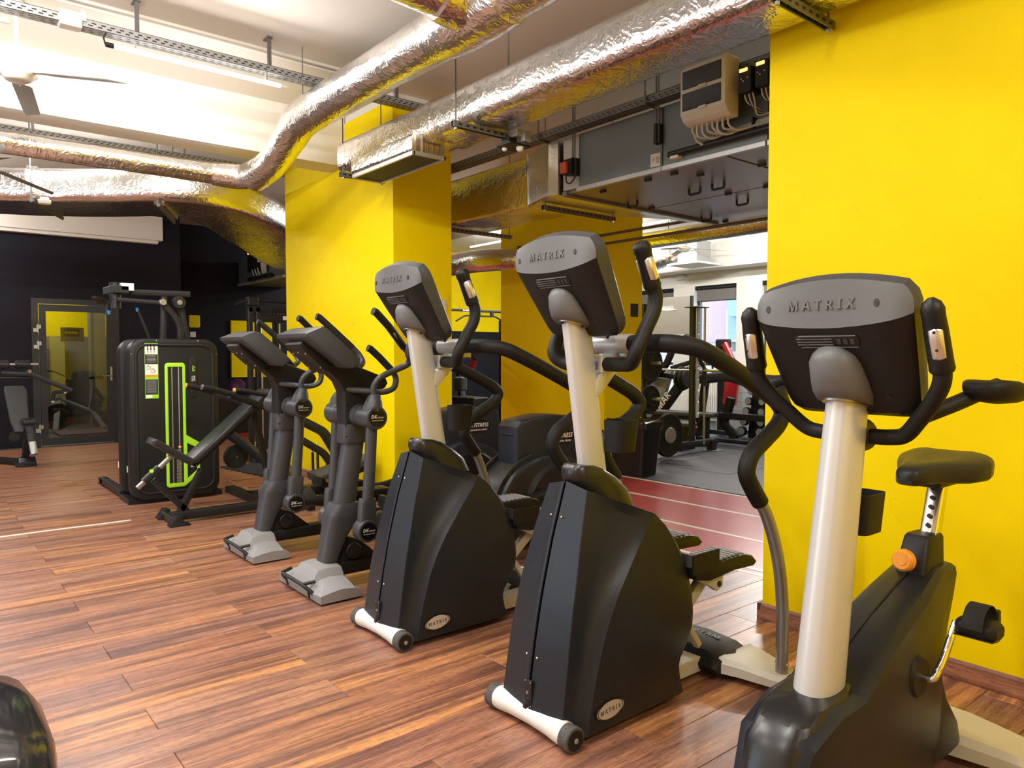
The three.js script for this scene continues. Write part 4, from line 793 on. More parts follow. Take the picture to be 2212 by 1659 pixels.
// wide diagonal duct on the left
{
  const t = thing('wide_duct', 'wide flat foil duct crossing in front of the dark wall', 'duct', [-9, 2.97, -1.8]);
  const p = dense([[-10.0, 3.12, 2.6], [-9.95, 3.12, 0.6], [-9.5, 3.12, -0.9], [-8.95, 3.14, -1.85], [-8.62, 3.16, -2.45], [-8.9, 3.12, -3.0], [-9.8, 3.02, -3.8], [-10.9, 2.95, -4.6], [-11.5, 2.95, -5.05]], 0.07);
  part(t, 'body', foilRect(p, 0.98, 0.34, 0.09, { seed: 12 }), M.foil);
  for (const [x, z] of [[-9.3, -1.2], [-8.75, -2.25]]) { const d = [0.92, 0, 0.39]; const A = V([x, 2.945, z]).addScaledVector(V(d), 0.52), B = V([x, 2.945, z]).addScaledVector(V(d), -0.52); part(t, 'support_rail', bar(A, B, 0.035, 0.03), M.zincDark); for (const q of [A, B]) part(t, 'threaded_rod', cyl([q.x, 2.92, q.z], [q.x, CEIL, q.z], 0.006, 0.006, 8), M.zincDark); part(t, 'tape_band', foilRect([V([x, 3.13, z]).addScaledVector(V([-0.39, 0, 0.92]), 0.05), V([x, 3.13, z]).addScaledVector(V([-0.39, 0, 0.92]), -0.05)], 1.0, 0.355, 0.09, { seed: 3 }), M.foil); }
  solo('smoke_detector', 'round white smoke detector under the wide foil duct', 'detector', [cyl([-8.72, 2.90, -1.1], [-8.72, 2.94, -1.1], 0.055, 0.06, 24, 0.005), cyl([-8.72, 2.94, -1.1], [-8.72, 2.965, -1.1], 0.04)], M.white);
}
// duct feeding the air handling unit
{
  const t = thing('supply_duct', 'dull foil-wrapped box duct joined to the grey air handling unit', 'duct', [-5.3, 2.75, -4.8]);
  part(t, 'long_run', foilRect(polyDense([[-8.4, 3.02, -4.85], [-6.0, 3.02, -4.85], [-5.25, 3.02, -4.85]], 0.1), 0.62, 0.47, 0.03, { seed: 3 }), M.foil);
  part(t, 'transition', loft([rrect(0.62, 0.47, 0.02), rrect(1.9, 0.52, 0.02)].map((r, i) => r.map(([a, b]) => [i ? -4.72 : -5.3, 3.02 + b, (i ? -5.25 : -4.85) + a])), { crease: 0.5 }), M.foilFlat);
  part(t, 'collar', loft([rrect(1.96, 0.56, 0.02), rrect(1.96, 0.56, 0.02)].map((r, i) => r.map(([a, b]) => [i ? -4.6 : -4.72, 3.02 + b, -5.25 + a])), { crease: 0.5 }), M.foilFlat);
  for (const x of [-5.32, -5.14]) part(t, 'tape_seam', box(x, x + 0.03, 2.78, 3.27, -4.545, -4.525, 0.003), M.chrome);
  part(t, 'low_run', foilTube(dense([[-8.4, 2.60, -5.7], [-7.6, 2.60, -5.75], [-7.3, 2.60, -5.95], [-7.2, 2.6, -6.15]], 0.06), 0.14, { seed: 7 }), M.foil);
}
hanger('duct_hanger', 'dark rail under the box duct above the nearest stepper console', -5.05, 2.755, -5.45, -4.5);
hanger('duct_hanger', 'dark rail under the box duct farther left by the pillar edge', -6.6, 2.76, -5.4, -4.5);
// air handling unit with service panels
{
  const x0 = -4.57, x1 = -1.2, y0 = 2.735, y1 = 3.2, z0 = -6.45, z1 = -4.3;
  const t = thing('air_handling_unit', 'grey box-shaped air handling unit hung under the ceiling of the opening', 'ventilation unit', [(x0 + x1) / 2, y0, -5.4]);
  part(t, 'casing', box(x0 + 0.02, x1, y0 + 0.03, y1, z0, z1 - 0.015, 0.006), M.panelUnder);
  for (const [a, b] of [[-4.37, -3.515], [-3.505, -2.66], [-2.65, -1.21]]) part(t, 'front_panel', box(a, b, y0 + 0.035, y1, z1 - 0.015, z1 + 0.004, 0.004), M.panelGrey);
  part(t, 'end_panel', box(x0 + 0.0, -4.38, y0 + 0.035, y1, z1 - 0.02, z1 - 0.002, 0.004), M.aluTrim);
  for (const [a, b] of [[-4.40, -3.52], [-3.515, -2.67], [-2.66, -1.2]]) part(t, 'edge_trim', box(a, b, y0, y0 + 0.036, z1 - 0.02, z1 + 0.012, 0.004), M.aluTrim);
  part(t, 'corner_trim', box(x0 - 0.01, x0 + 0.04, y0 - 0.01, y0 + 0.03, z0, z1, 0.004), M.zincDark);
  for (const [a, b, c, d] of [[-4.53, -3.0, -5.35, -4.33], [-2.98, -1.3, -5.35, -4.33], [-4.53, -3.0, -6.42, -5.37], [-2.98, -1.3, -6.42, -5.37]]) part(t, 'service_panel', box(a, b, y0 + 0.008, y0 + 0.035, c, d, 0.004), M.panelUnder);
  for (const [x, z] of [[-4.39, -4.97], [-3.72, -4.96], [-3.49, -4.95], [-3.72, -5.63], [-4.39, -6.04], [-3.1, -5.62]]) part(t, 'handle', tube(fillet([[x - 0.055, y0 + 0.02, z], [x - 0.055, y0 - 0.04, z], [x + 0.055, y0 - 0.04, z], [x + 0.055, y0 + 0.02, z]], 0.02), 0.010), M.black);
  for (const [x, z] of [[-4.25, -4.45], [-3.75, -4.42], [-3.5, -4.42], [-4.45, -5.3], [-3.65, -5.32], [-3.3, -5.33], [-4.42, -6.4], [-3.4, -4.6], [-2.95, -4.7]]) part(t, 'latch', [box(x - 0.03, x + 0.03, y0 - 0.012, y0 + 0.012, z - 0.012, z + 0.012, 0.004)], M.black);
  part(t, 'label_plate', box(-3.62, -3.53, 2.78, 2.875, z1 + 0.003, z1 + 0.006), mat('plateP', [1, 1, 1], 0.4, { metres: false, map: print(128, 128, (c) => { c.fillStyle = '#c9c3b4'; c.fillRect(0, 0, 128, 128); c.fillStyle = '#4a463e'; c.font = 'bold 44px serif'; c.fillText('β', 26, 72); for (let i = 0; i < 6; i++) c.fillRect(74, 40 + i * 11, 44, 5); }) }));
  const lb = t; 
  part(t, 'strip_pipe', [cyl([-3.42, 2.825, -4.255], [-1.3, 2.845, -4.255], 0.022, 0.022, 14, 0.003)], M.black);
  part(t, 'strip_clip', [box(-3.4, -3.33, 2.79, 2.81, -4.30, -4.24, 0.003)], M.cream);
  // hanging rods with turnbuckles
  for (const [x, y] of [[-4.40, 2.95], [-3.53, 3.0]]) for (const d of [-0.012, 0.012]) part(t, 'hanging_rod', cyl([x + d, y, z1 + 0.04], [x + d, CEIL, z1 + 0.04], 0.007, 0.007, 8), M.zincDark);
  for (const [x, y] of [[-4.395, 2.88], [-3.53, 2.95]]) part(t, 'turnbuckle', [box(x - 0.03, x + 0.0, y - 0.02, y + 0.13, z1 + 0.005, z1 + 0.05, 0.006), box(x + 0.005, x + 0.03, y - 0.02, y + 0.12, z1 + 0.005, z1 + 0.05, 0.006)], M.black);
}
{ // isolator switch
  const t = thing('isolator_switch', 'orange and black isolator switch at the end of the grey unit', 'switch', [-4.44, 2.86, -4.27]);
  part(t, 'body', box(-4.50, -4.39, 2.875, 3.0, -4.3, -4.225, 0.006), M.blackPlastic);
  part(t, 'cover', box(-4.505, -4.43, 2.885, 2.975, -4.235, -4.20, 0.004), M.orangeDark, 'orange cover');
  part(t, 'cord', tube(spline([[-4.47, 2.88, -4.24], [-4.465, 2.82, -4.24], [-4.42, 2.80, -4.24], [-4.385, 2.85, -4.26], [-4.38, 2.92, -4.27]], 20), 0.006), M.black);
}
{ // distribution board
  const t = thing('distribution_board', 'cream electrical box with two dark windows on the grey unit', 'fuse box', [-2.96, 2.93, -4.12]);
  const z = -4.02;
  part(t, 'case', [prism([[-4.17, 2.925], [-4.09, 2.925], [-4.05, 2.945], [z, 2.985], [z, 3.27], [-4.05, 3.30], [-4.17, 3.30]], 'x', -3.14, -2.79, 0.008)], M.cream);
  for (const [a, b] of [[3.145, 3.262], [3.005, 3.12]]) part(t, 'window', box(-3.12, -2.82, a, b, z - 0.005, z + 0.006, 0.004), mat('smoke', [0.012, 0.012, 0.015], 0.2));
  for (const y of [3.134, 2.996]) part(t, 'catch', box(-2.99, -2.93, y - 0.005, y + 0.012, z, z + 0.012, 0.003), M.cream);
  for (let k = 0; k < 8; k++) {
    const x = -3.115 + k * 0.04, d = 0.05 + 0.03 * ((k * 3) % 4);
    part(t, 'cable', tube(spline([[x, 2.93, -4.12], [x, 2.90 - d * 0.3, -4.13], [x + 0.03, 2.86 - (k % 3) * 0.012, -4.18], [x + 0.12, 2.872 + 0.006 * (k % 3), -4.27], [-2.2, 2.915 + 0.01 * (k % 3), -4.275]], 26), 0.0075, { n: 8 }), M.cable);
  }
  part(t, 'cable', tube(spline([[-3.13, 2.94, -4.15], [-3.14, 2.86, -4.2], [-3.1, 2.825, -4.25], [-2.98, 2.835, -4.26], [-2.85, 2.87, -4.27]], 26), 0.009, { n: 8 }), M.cable);
  for (const x of [-2.95, -2.75, -2.6]) part(t, 'cable_tie', box(x, x + 0.012, 2.865, 2.93, -4.295, -4.25, 0.003), M.black);
  part(t, 'mount', [box(-3.1, -3.06, 3.0, 3.2, -4.296, -4.165), box(-2.88, -2.84, 3.0, 3.2, -4.296, -4.165)], M.zincDark);
}
for (const [x, dy, w] of [[-2.685, 0, 'left one'], [-2.568, 0.008, 'right one']]) { // motor controllers
  const t = thing('motor_controller', `black motor controller with orange display, ${w} of the pair`, 'controller', [x, 3.03, -4.2], 'motor controllers');
  part(t, 'body', box(x - 0.045, x + 0.045, 3.03 + dy, 3.185 + dy, -4.19, -4.07, 0.006), M.blackPlastic);
  part(t, 'mount', box(x - 0.03, x + 0.03, 3.06, 3.16, -4.296, -4.185), M.zincDark);
  part(t, 'display', box(x - 0.035, x + 0.02, 3.156 + dy, 3.176 + dy, -4.075, -4.066, 0.001), M.amber, 'lit orange display');
  for (const [a, b] of [[-0.025, 3.115], [0.02, 3.115], [-0.01, 3.1]]) part(t, 'button', sph([x + a, b + dy, -4.07], 0.005, 8), M.white);
  for (let k = 0; k < 5; k++) part(t, 'cord', tube(spline([[x - 0.03 + k * 0.014, 3.035 + dy, -4.12], [x - 0.025 + k * 0.013, 2.99, -4.14], [x + 0.02, 2.95 - 0.01 * k, -4.19], [x + 0.03 + 0.01 * k, 2.925, -4.25], [x + 0.12, 2.92, -4.275]], 18), 0.005, { n: 6 }), k % 2 ? M.black : M.cable);
}
{ // lamp with motion sensor under the duct
  const t = thing('sensor_lamp', 'small black two-headed sensor lamp hanging from the duct rail', 'lamp', [-4.1, 2.85, -3.36]);
  part(t, 'bracket', [box(-4.17, -4.03, 2.935, 2.985, -3.42, -3.35, 0.004), box(-4.05, -4.01, 2.90, 2.98, -3.46, -3.40, 0.003)], M.zinc);
  part(t, 'body', [box(-4.17, -4.09, 2.885, 2.94, -3.40, -3.32, 0.008), box(-4.18, -4.02, 2.87, 2.885, -3.47, -3.28, 0.006)], M.blackPlastic);
  part(t, 'bulb', sph([-4.145, 2.863, -3.33], 0.02, 14), M.white);
  part(t, 'bulb', sph([-4.06, 2.862, -3.40], 0.028, 14), M.white);
}
// ------------------------------------------------------------------ cable trays
function trayPart(t, axis, a0, a1, c, y, w = 0.10, h = 0.05, pitch = 0.055, slots = true, m = M.zinc) {
  const bx = (u0, u1, v0, v1, y0, y1) => axis === 'z' ? box(c + v0, c + v1, y0, y1, u0, u1) : box(u0, u1, y0, y1, c + v0, c + v1);
  const tr = part(t, 'channel', [bx(a0, a1, -w / 2, w / 2, y, y + 0.003), bx(a0, a1, -w / 2, -w / 2 + 0.003, y, y + h), bx(a0, a1, w / 2 - 0.003, w / 2, y, y + h), bx(a0, a1, -w / 2, -w / 2 + 0.012, y + h - 0.003, y + h), bx(a0, a1, w / 2 - 0.012, w / 2, y + h - 0.003, y + h)], m);
  const sl = [];
  if (slots) for (let u = a0 + 0.03; u < a1 - 0.03; u += pitch) {
    sl.push(bx(u, u + 0.026, w / 2 - 0.004, w / 2 + 0.0006, y + 0.030, y + 0.038), bx(u + 0.02, u + 0.046, w / 2 - 0.004, w / 2 + 0.0006, y + 0.014, y + 0.022), bx(u, u + 0.03, -0.02, -0.012, y - 0.0006, y + 0.004), bx(u + 0.01, u + 0.04, 0.014, 0.022, y - 0.0006, y + 0.004));
  }
  if (sl.length) { const s = part(tr, 'slot_rows', sl, M.black); s.userData.kind = 'stuff'; }
  return tr;
}
{
  const t = thing('cable_tray', 'perforated cable tray above the lit ceiling tube', 'cable tray', [-5.57, 3.5, -1]);
  trayPart(t, 'z', -3.9, 3.3, -5.57, 3.52, 0.10, 0.055);
  for (const z of [-0.55, -1.27, -2.19, -3.3]) part(t, 'ceiling_bracket', [box(-5.60, -5.575, 3.56, CEIL, z - 0.012, z + 0.012), box(-5.66, -5.56, CEIL - 0.012, CEIL, z - 0.02, z + 0.02)], M.zincDark);
  for (const z of [-1.25, -2.15, -0.3, 0.5]) part(t, 'tube_clip', [box(-5.556, -5.524, 3.46, 3.524, z, z + 0.012)], M.zinc);
  part(t, 'rod', cyl([-5.60, 3.3, -2.46], [-5.60, CEIL, -2.46], 0.004, 0.004, 8), M.zincDark);
}
solo('junction_box', 'pale square junction box on the cable tray beside the fan rod', 'junction box', [box(-5.60, -5.50, 3.50, 3.60, -0.93, -0.80, 0.012), prism([[-5.52, 3.60], [-5.50, 3.615], [-5.50, 3.55], [-5.52, 3.55]], 'z', -0.95, -0.92)], M.white);
{
  const t = thing('cable_tray', 'long dark cable tray running above the grey air handling unit', 'cable tray', [-4.2, 3.2, -4.245]);
  trayPart(t, 'x', -8.4, -1.0, -4.245, 3.215, 0.10, 0.06, 0.055, true, M.zincDark);
  for (const x of [-4.75, -3.58, -2.4]) part(t, 'hook', tube(fillet([[x, CEIL - 0.004, -4.18], [x, 3.205, -4.18], [x, 3.205, -4.295]], 0.02), 0.008), M.zincDark);
  part(t, 'cable', tube([[-8.4, 3.24, -4.245], [-1.0, 3.24, -4.245]], 0.016, { n: 8 }), M.black);
}
{
  const t = thing('cable_tray', 'white perforated cable tray in the far bay behind the round duct', 'cable tray', [-8.5, 3.5, -1.5]);
  trayPart(t, 'z', -3.9, 3.3, -8.58, 3.52, 0.16, 0.05);
  for (const z of [0.3, -1.0, -2.4]) part(t, 'ceiling_bracket', box(-8.6, -8.575, 3.56, CEIL, z - 0.012, z + 0.012), M.zinc);
}
// ------------------------------------------------------------------ fans
mat('fanBlade', [0.22, 0.205, 0.18], 0.5, { metalness: 0.1 });  // shade of the backlit blades is put into this darker colour
function fan(p, turn, label, len = 0.66, drop = 0.47) {
  const [x, y, z] = p, t = thing('ceiling_fan', label, 'fan', [x, y, z], 'ceiling fans');
  part(t, 'canopy', lathe([[0, drop], [0.055, drop], [0.05, drop - 0.03], [0.03, drop - 0.09], [0.014, drop - 0.10]].map(([a, b]) => [a, b]).reverse(), p), M.cream);
  part(t, 'rod', cyl([x, y + 0.1, z], [x, y + drop - 0.05, z], 0.014), M.white);
  part(t, 'motor_neck', lathe([[0.062, 0.02], [0.055, 0.05], [0.045, 0.13], [0.03, 0.15], [0, 0.15]], p), M.cream);
  part(t, 'motor', lathe([[0, -0.07], [0.06, -0.068], [0.085, -0.055], [0.1, -0.03], [0.118, -0.025], [0.122, -0.008], [0.115, 0.012], [0.06, 0.022], [0, 0.022]], p), M.cream);
  for (let k = 0; k < 3; k++) {
    const a = turn + k * Math.PI * 2 / 3, b = prism([[0.20, -0.05], [0.22, -0.062], [len - 0.08, -0.055], [len + 0.02, -0.045], [len - 0.07, 0.06], [0.22, 0.062], [0.20, 0.05]], 'y', -0.003, 0.003).rotateX(0.16).rotateZ(-0.12);
    const arm = [box(0.1, 0.24, -0.006, 0.006, -0.02, 0.02, 0.002).rotateZ(-0.1)];
    const bl = part(t, 'blade', b.rotateY(a).translate(x, y, z), M.fanBlade);
    part(bl, 'blade_arm', arm.map((g) => g.rotateY(a).translate(x, y, z)), M.cream);
  }
}
fan([-6.1, 3.33, -0.63], 0.82, 'white three-blade ceiling fan at the top left corner', 0.74, 0.475);
fan([-7.55, 2.98, -0.48], 2.25, 'ceiling fan in the far left bay, one blade tip in view', 0.80, 0.825);
fan([-8.85, 3.42, -11.5], 0.55, 'white ceiling fan in the weights room by the windows', 0.75, 0.385);
// ------------------------------------------------------------------ weight-stack machine with the lime frame
const arcRect = (z0, z1, y0, y1, r, n = 6) => rrect(z1 - z0, y1 - y0, r, n).map(([a, b]) => [a + (z0 + z1) / 2, b + (y0 + y1) / 2]);
const cardT = print(128, 512, (c, w, h) => {
  c.fillStyle = '#8fd11c'; c.fillRect(0, 0, w, h); c.fillStyle = '#e8e6dd'; c.fillRect(4, 12, w - 8, 90); c.fillStyle = '#23232a'; c.fillRect(4, 104, w - 8, 90); c.fillStyle = '#e4e0d4'; c.fillRect(4, 196, w - 8, 96); c.fillStyle = '#e38a2a'; c.fillRect(4, 292, w - 8, 22); c.fillStyle = '#2d2f3c'; c.fillRect(4, 336, w - 8, 140);
  c.fillStyle = '#3d3a36'; for (const x of [24, 54, 86]) { c.beginPath(); c.arc(x + 6, 32, 7, 0, 7); c.fill(); c.fillRect(x, 40, 13, 26); c.fillRect(x, 68, 4, 24); c.fillRect(x + 9, 68, 4, 24); }
  c.strokeStyle = '#3d3a36'; c.lineWidth = 3; for (const [x, y] of [[18, 216], [62, 246]]) { c.strokeRect(x, y, 30, 26); c.beginPath(); c.arc(x + 14, y - 6, 6, 0, 7); c.stroke(); c.beginPath(); c.moveTo(x + 30, y); c.lineTo(x + 42, y + 28); c.stroke(); }
  c.fillStyle = '#b9b7b0'; for (let i = 0; i < 6; i++) c.fillRect(20, 114 + i * 12, 88, 3); for (let i = 0; i < 12; i++) c.fillRect(16, 346 + i * 10, 92, 2); c.fillStyle = '#e8e6dd'; c.fillRect(8, 480, 60, 24);
});
mat('card', [1, 1, 1], 0.45, { map: cardT, metres: false });
const vertical = (s, small, col) => print(96, 512, (c, w, h) => { c.fillStyle = '#17171b'; c.fillRect(0, 0, w, h); c.save(); c.translate(w / 2, h / 2); c.rotate(Math.PI / 2); c.textAlign = 'center'; c.textBaseline = 'middle'; c.fillStyle = '#dcdad6'; c.font = 'bold 46px sans-serif'; c.fillText(s, small ? 20 : 0, small ? -12 : 0, 400); if (small) { c.font = 'bold 26px sans-serif'; c.fillText(small, 30, 26, 230); c.strokeStyle = '#9be01f'; c.lineWidth = 8; c.beginPath(); c.moveTo(-200, 14); c.lineTo(-170, -26); c.lineTo(-150, 18); c.lineTo(-120, -24); c.lineTo(-104, 14); c.closePath(); c.stroke(); } c.restore(); });
mat('logoV', [1, 1, 1], 0.4, { map: vertical('DHZ', 'FITNESS'), metres: false });
mat('strengthV', [1, 1, 1], 0.4, { map: vertical('STRENGTH'), metres: false });
function plateX(x, z0, z1, y0, y1, th = 0.004) {                      // thin upright card facing +x, print upright
  const g = new THREE.BoxGeometry(z1 - z0 < 0 ? z0 - z1 : z1 - z0, y1 - y0, th);
  return place(g, { at: [x, (y0 + y1) / 2, (z0 + z1) / 2], right: [0, 0, -1], up: [0, 1, 0] });
}
{
  const t = thing('weight_stack_machine', 'tall black weight-stack machine with lime-edged slot', 'weight machine', [-7.65, 0, -1.96]);
  for (const [x0, x1] of [[-7.95, -7.80], [-7.57, -7.42]]) {
    part(t, 'shroud', [prism(arcRect(-2.36, -1.56, 0.035, 1.545, 0.13), 'x', x0, x1, 0.03, [])], M.blackPlastic);
    part(t, 'rim', sweep([...arcRect(-2.30, -1.62, 0.10, 1.485, 0.10, 8), ...arcRect(-2.30, -1.62, 0.10, 1.485, 0.10, 8).slice(0, 1)].map(([z, y]) => [x1 + 0.0, y, z]), circ(0.014, 8), { caps: false }), M.softBlack);
  }
  const xf = -7.418;
  for (const [y, z] of [[1.525, -1.80], [1.525, -2.17], [1.40, -1.585], [1.40, -2.335], [0.09, -1.66], [0.09, -2.25]]) part(t, 'screw', sph([xf - 0.012, y, z], 0.009, 8), M.steel);
  part(t, 'slot', plateX(xf + 0.002, -2.02, -1.885, 0.165, 1.30, 0.006), M.black);
  const outer = [[-1.862, 1.29], [-1.87, 1.31], [-1.885, 1.318], [-2.02, 1.318], [-2.035, 1.31], [-2.043, 1.29], [-2.043, 0.63], [-2.16, 0.55], [-2.165, 0.53], [-2.165, 0.26], [-2.04, 0.15], [-2.02, 0.138], [-1.885, 0.138], [-1.868, 0.148], [-1.862, 0.165]];
  const inner = [[-1.888, 1.28], [-2.018, 1.28], [-2.018, 0.175], [-1.888, 0.175]], inner2 = [[-2.05, 0.55], [-2.12, 0.51], [-2.14, 0.49], [-2.14, 0.285], [-2.05, 0.21]];
  part(t, 'slot_frame', prism(outer, 'x', xf - 0.002, xf + 0.016, 0.003, [inner, inner2]), M.lime, 'lime green slot frame');
  part(t, 'name_plate', plateX(xf + 0.004, -2.13, -2.055, 0.23, 0.53), M.strengthV);
  for (const z of [-1.925, -1.985]) part(t, 'guide_rod', cyl([xf + 0.006, 0.18, z], [xf + 0.006, 1.28, z], 0.006, 0.006, 10), M.steel);
  for (let k = 0; k < 10; k++) part(t, 'weight_plate', box(xf + 0.004, xf + 0.011, 0.18 + k * 0.032, 0.207 + k * 0.032, -2.0, -1.955, 0.002), M.steel);
  part(t, 'selector_pin', [cyl([xf + 0.01, 0.52, -1.975], [xf + 0.05, 0.52, -1.975], 0.008), sph([xf + 0.05, 0.52, -1.975], 0.014, 10)], M.orange);
  part(t, 'instruction_card', place(new THREE.BoxGeometry(0.115, 0.515, 0.003), { at: [xf + 0.003, 1.245, -1.75], right: [0, 0, -1], up: [0, 1, 0] }), M.card, 'instruction card with drawings and lime edge');
  part(t, 'logo_plate', [place(prism(rrect(0.075, 0.40, 0.036, 8), 'z', 0, 0.006, 0.001), { at: [xf, 1.18, -2.12], right: [0, 0, -1], up: [0, 1, 0] })], M.softBlack);
  part(t, 'logo_print', plateX(xf + 0.0075, -2.145, -2.095, 1.04, 1.32, 0.001), M.logoV);
  for (const x of [-7.955, -7.585]) part(t, 'sticker', box(x + 0.03, x + 0.06, 0.30, 0.36, -1.556, -1.553), M.white);
  part(t, 'foot', [box(-8.95, -7.9, 0.02, 0.075, -1.64, -1.56, 0.006), prism([[-8.98, 0.0], [-8.72, 0.0], [-8.72, 0.02], [-8.80, 0.075], [-8.85, 0.075], [-8.88, 0.015], [-8.98, 0.015]], 'z', -1.64, -1.56, 0.002)], M.frame);
  part(t, 'base_frame', [box(-7.85, -7.5, 0.0, 0.05, -2.4, -1.55, 0.005)], M.frame);
  // overhead linkage
  part(t, 'top_beam', bar([-7.6, 1.975, -1.62], [-7.6, 1.985, -2.15], 0.06, 0.055), M.frame);
  part(t, 'upright', bar([-7.6, 1.5, -1.90], [-7.6, 1.95, -1.92], 0.06, 0.05), M.frame);
  part(t, 'upright', bar([-7.6, 1.5, -2.13], [-7.6, 1.96, -2.05], 0.06, 0.045), M.frame);
  part(t, 'lever', sweep(fillet([[-7.53, 1.89, -1.88], [-7.53, 1.75, -2.0], [-7.53, 1.66, -2.04], [-7.53, 1.5, -2.045]], 0.1), rrect(0.05, 0.055, 0.006, 2), { crease: 0.9 }), M.frame);
  part(t, 'link_bar', bar([-7.53, 1.90, -1.5], [-7.53, 1.885, -1.88], 0.03, 0.04), M.frame);
  part(t, 'pivot_cap', [cyl([-7.56, 1.89, -1.88], [-7.475, 1.89, -1.88], 0.03, 0.03, 20, 0.003)], M.steel);
  part(t, 'pulley', cyl([-7.57, 1.895, -2.03], [-7.50, 1.895, -2.03], 0.06, 0.06, 26, 0.006), M.softBlack);
  part(t, 'pulley_cap', cyl([-7.5, 1.895, -2.03], [-7.49, 1.895, -2.03], 0.024, 0.024, 18), M.steel);
  part(t, 'cam_block', box(-7.72, -7.52, 1.985, 2.055, -1.64, -1.53, 0.006), M.whiteMetal, 'pale square block');
  part(t, 'cam_plate', [box(-7.9, -7.52, 1.96, 2.03, -1.60, -1.45, 0.006), prism([[-7.95, -1.50], [-7.6, -1.42], [-7.35, -1.30], [-7.34, -1.26], [-7.7, -1.36], [-7.95, -1.40]], 'y', 1.88, 1.91, 0.004), cyl([-7.62, 1.82, -1.5], [-7.62, 2.06, -1.5], 0.05), cyl([-7.7, 1.77, -1.45], [-7.7, 1.86, -1.45], 0.03)], M.frame);
  for (const [y, z] of [[1.80, -1.44], [1.835, -1.68]]) part(t, 'bumper', cyl([-7.6, y, z], [-7.6, y - 0.035, z], 0.016, 0.011, 12), mat('blueTip', [0.02, 0.16, 0.42], 0.4), 'blue rubber tip');
  part(t, 'cable', tube([[-7.6, 1.83, -1.68], [-7.6, 1.55, -1.78]], 0.012, { n: 8 }), M.frame);
}
// ------------------------------------------------------------------ inclined bench in front of it
{
  const X = -6.45, t = thing('incline_bench', 'inclined black bench with a small front pad and silver seat post', 'bench', [X, 0, -2.0]);
  const padG = (a, b, w, th, r = 0.024) => sweep(polyDense([a, V(a).lerp(V(b), 0.03), V(a).lerp(V(b), 0.97), b], 0.4), (i, q) => { const s = (q < 0.01 || q > 0.99) ? 0.86 : 1; return rrect(w * s, th * s, r, 4); }, { crease: 0.7, fixUp: true });
  part(t, 'back_pad', padG([X, 0.505, -1.80], [X, 1.075, -2.46], 0.27, 0.06), M.vinyl);
  part(t, 'pad_board', bar([X, 0.47, -1.82], [X, 1.03, -2.47], 0.22, 0.015), M.frame);
  part(t, 'front_pad', padG([X + 0.02, 0.705, -1.50], [X + 0.02, 0.505, -1.80], 0.25, 0.055), M.vinyl);
  part(t, 'seat_post', bar([X, 0.325, -1.40], [X, 0.56, -1.66], 0.045, 0.035, 0.004), M.steel);
  const sl = part(t, 'post_sleeve', bar([X, 0.37, -1.45], [X, 0.475, -1.565], 0.06, 0.055, 0.006), M.frame);
  part(sl, 'oval_badge', cyl([X + 0.025, 0.455, -1.50], [X + 0.034, 0.458, -1.50], 0.016), M.lime);
  part(t, 'strut', bar([X, 0.38, -1.52], [X, 0.06, -1.80], 0.06, 0.05), M.frame);
  part(t, 'strut', bar([X, 0.43, -1.90], [X, 0.09, -1.72], 0.06, 0.05), M.frame);
  part(t, 'strut', bar([X, 0.92, -2.34], [X, 0.09, -2.52], 0.06, 0.05), M.frame);
  part(t, 'base_beam', bar([X, 0.062, -1.66], [X, 0.062, -2.75], 0.075, 0.07), M.frame);
  part(t, 'front_foot', [box(X - 0.26, X + 0.12, 0.012, 0.07, -1.70, -1.63, 0.006)], M.frame);
  for (const x of [X - 0.25, X + 0.11]) part(t, 'foot_plate', prism([[-1.76, 0.0], [-1.60, 0.0], [-1.60, 0.012], [-1.65, 0.085], [-1.69, 0.085], [-1.72, 0.014], [-1.76, 0.014]], 'x', x - 0.05, x + 0.05, 0.002), M.frame);
  part(t, 'rear_foot', box(X - 0.25, X + 0.25, 0.0, 0.06, -2.8, -2.73, 0.006), M.frame);
  for (const [s, dz] of [[1, 0], [-1, 0.02]]) {
    const x = X + s * 0.19;
    part(t, 'arm_rest', tube(spline([[x, 1.13, -1.86 + dz], [x, 1.115, -1.93 + dz], [x, 1.075, -2.06 + dz], [x, 1.06, -2.12 + dz]], 16), 0.024, { n: 12 }), M.softBlack);
    part(t, 'arm_bar', bar([x, 1.06, -2.08 + dz], [x - s * 0.05, 0.93, -2.42 + dz], 0.04, 0.05), M.frame);
    part(t, 'end_cap', cyl([x, 1.13, -1.862 + dz], [x, 1.131, -1.85 + dz], 0.023), s > 0 ? M.steel : M.amberCap ?? mat('amberCap', [0.65, 0.42, 0.08], 0.3));
  }
  part(t, 'grip', tube(spline([[X + 0.18, 1.095, -2.12], [X + 0.18, 1.09, -2.2], [X + 0.18, 1.06, -2.32], [X + 0.18, 1.045, -2.42]], 16), 0.02, { n: 12 }), M.softBlack);
  part(t, 'grip_cap', cyl([X + 0.18, 1.095, -2.125], [X + 0.18, 1.095, -2.112], 0.021), M.amberCap, 'brass coloured cap');
}
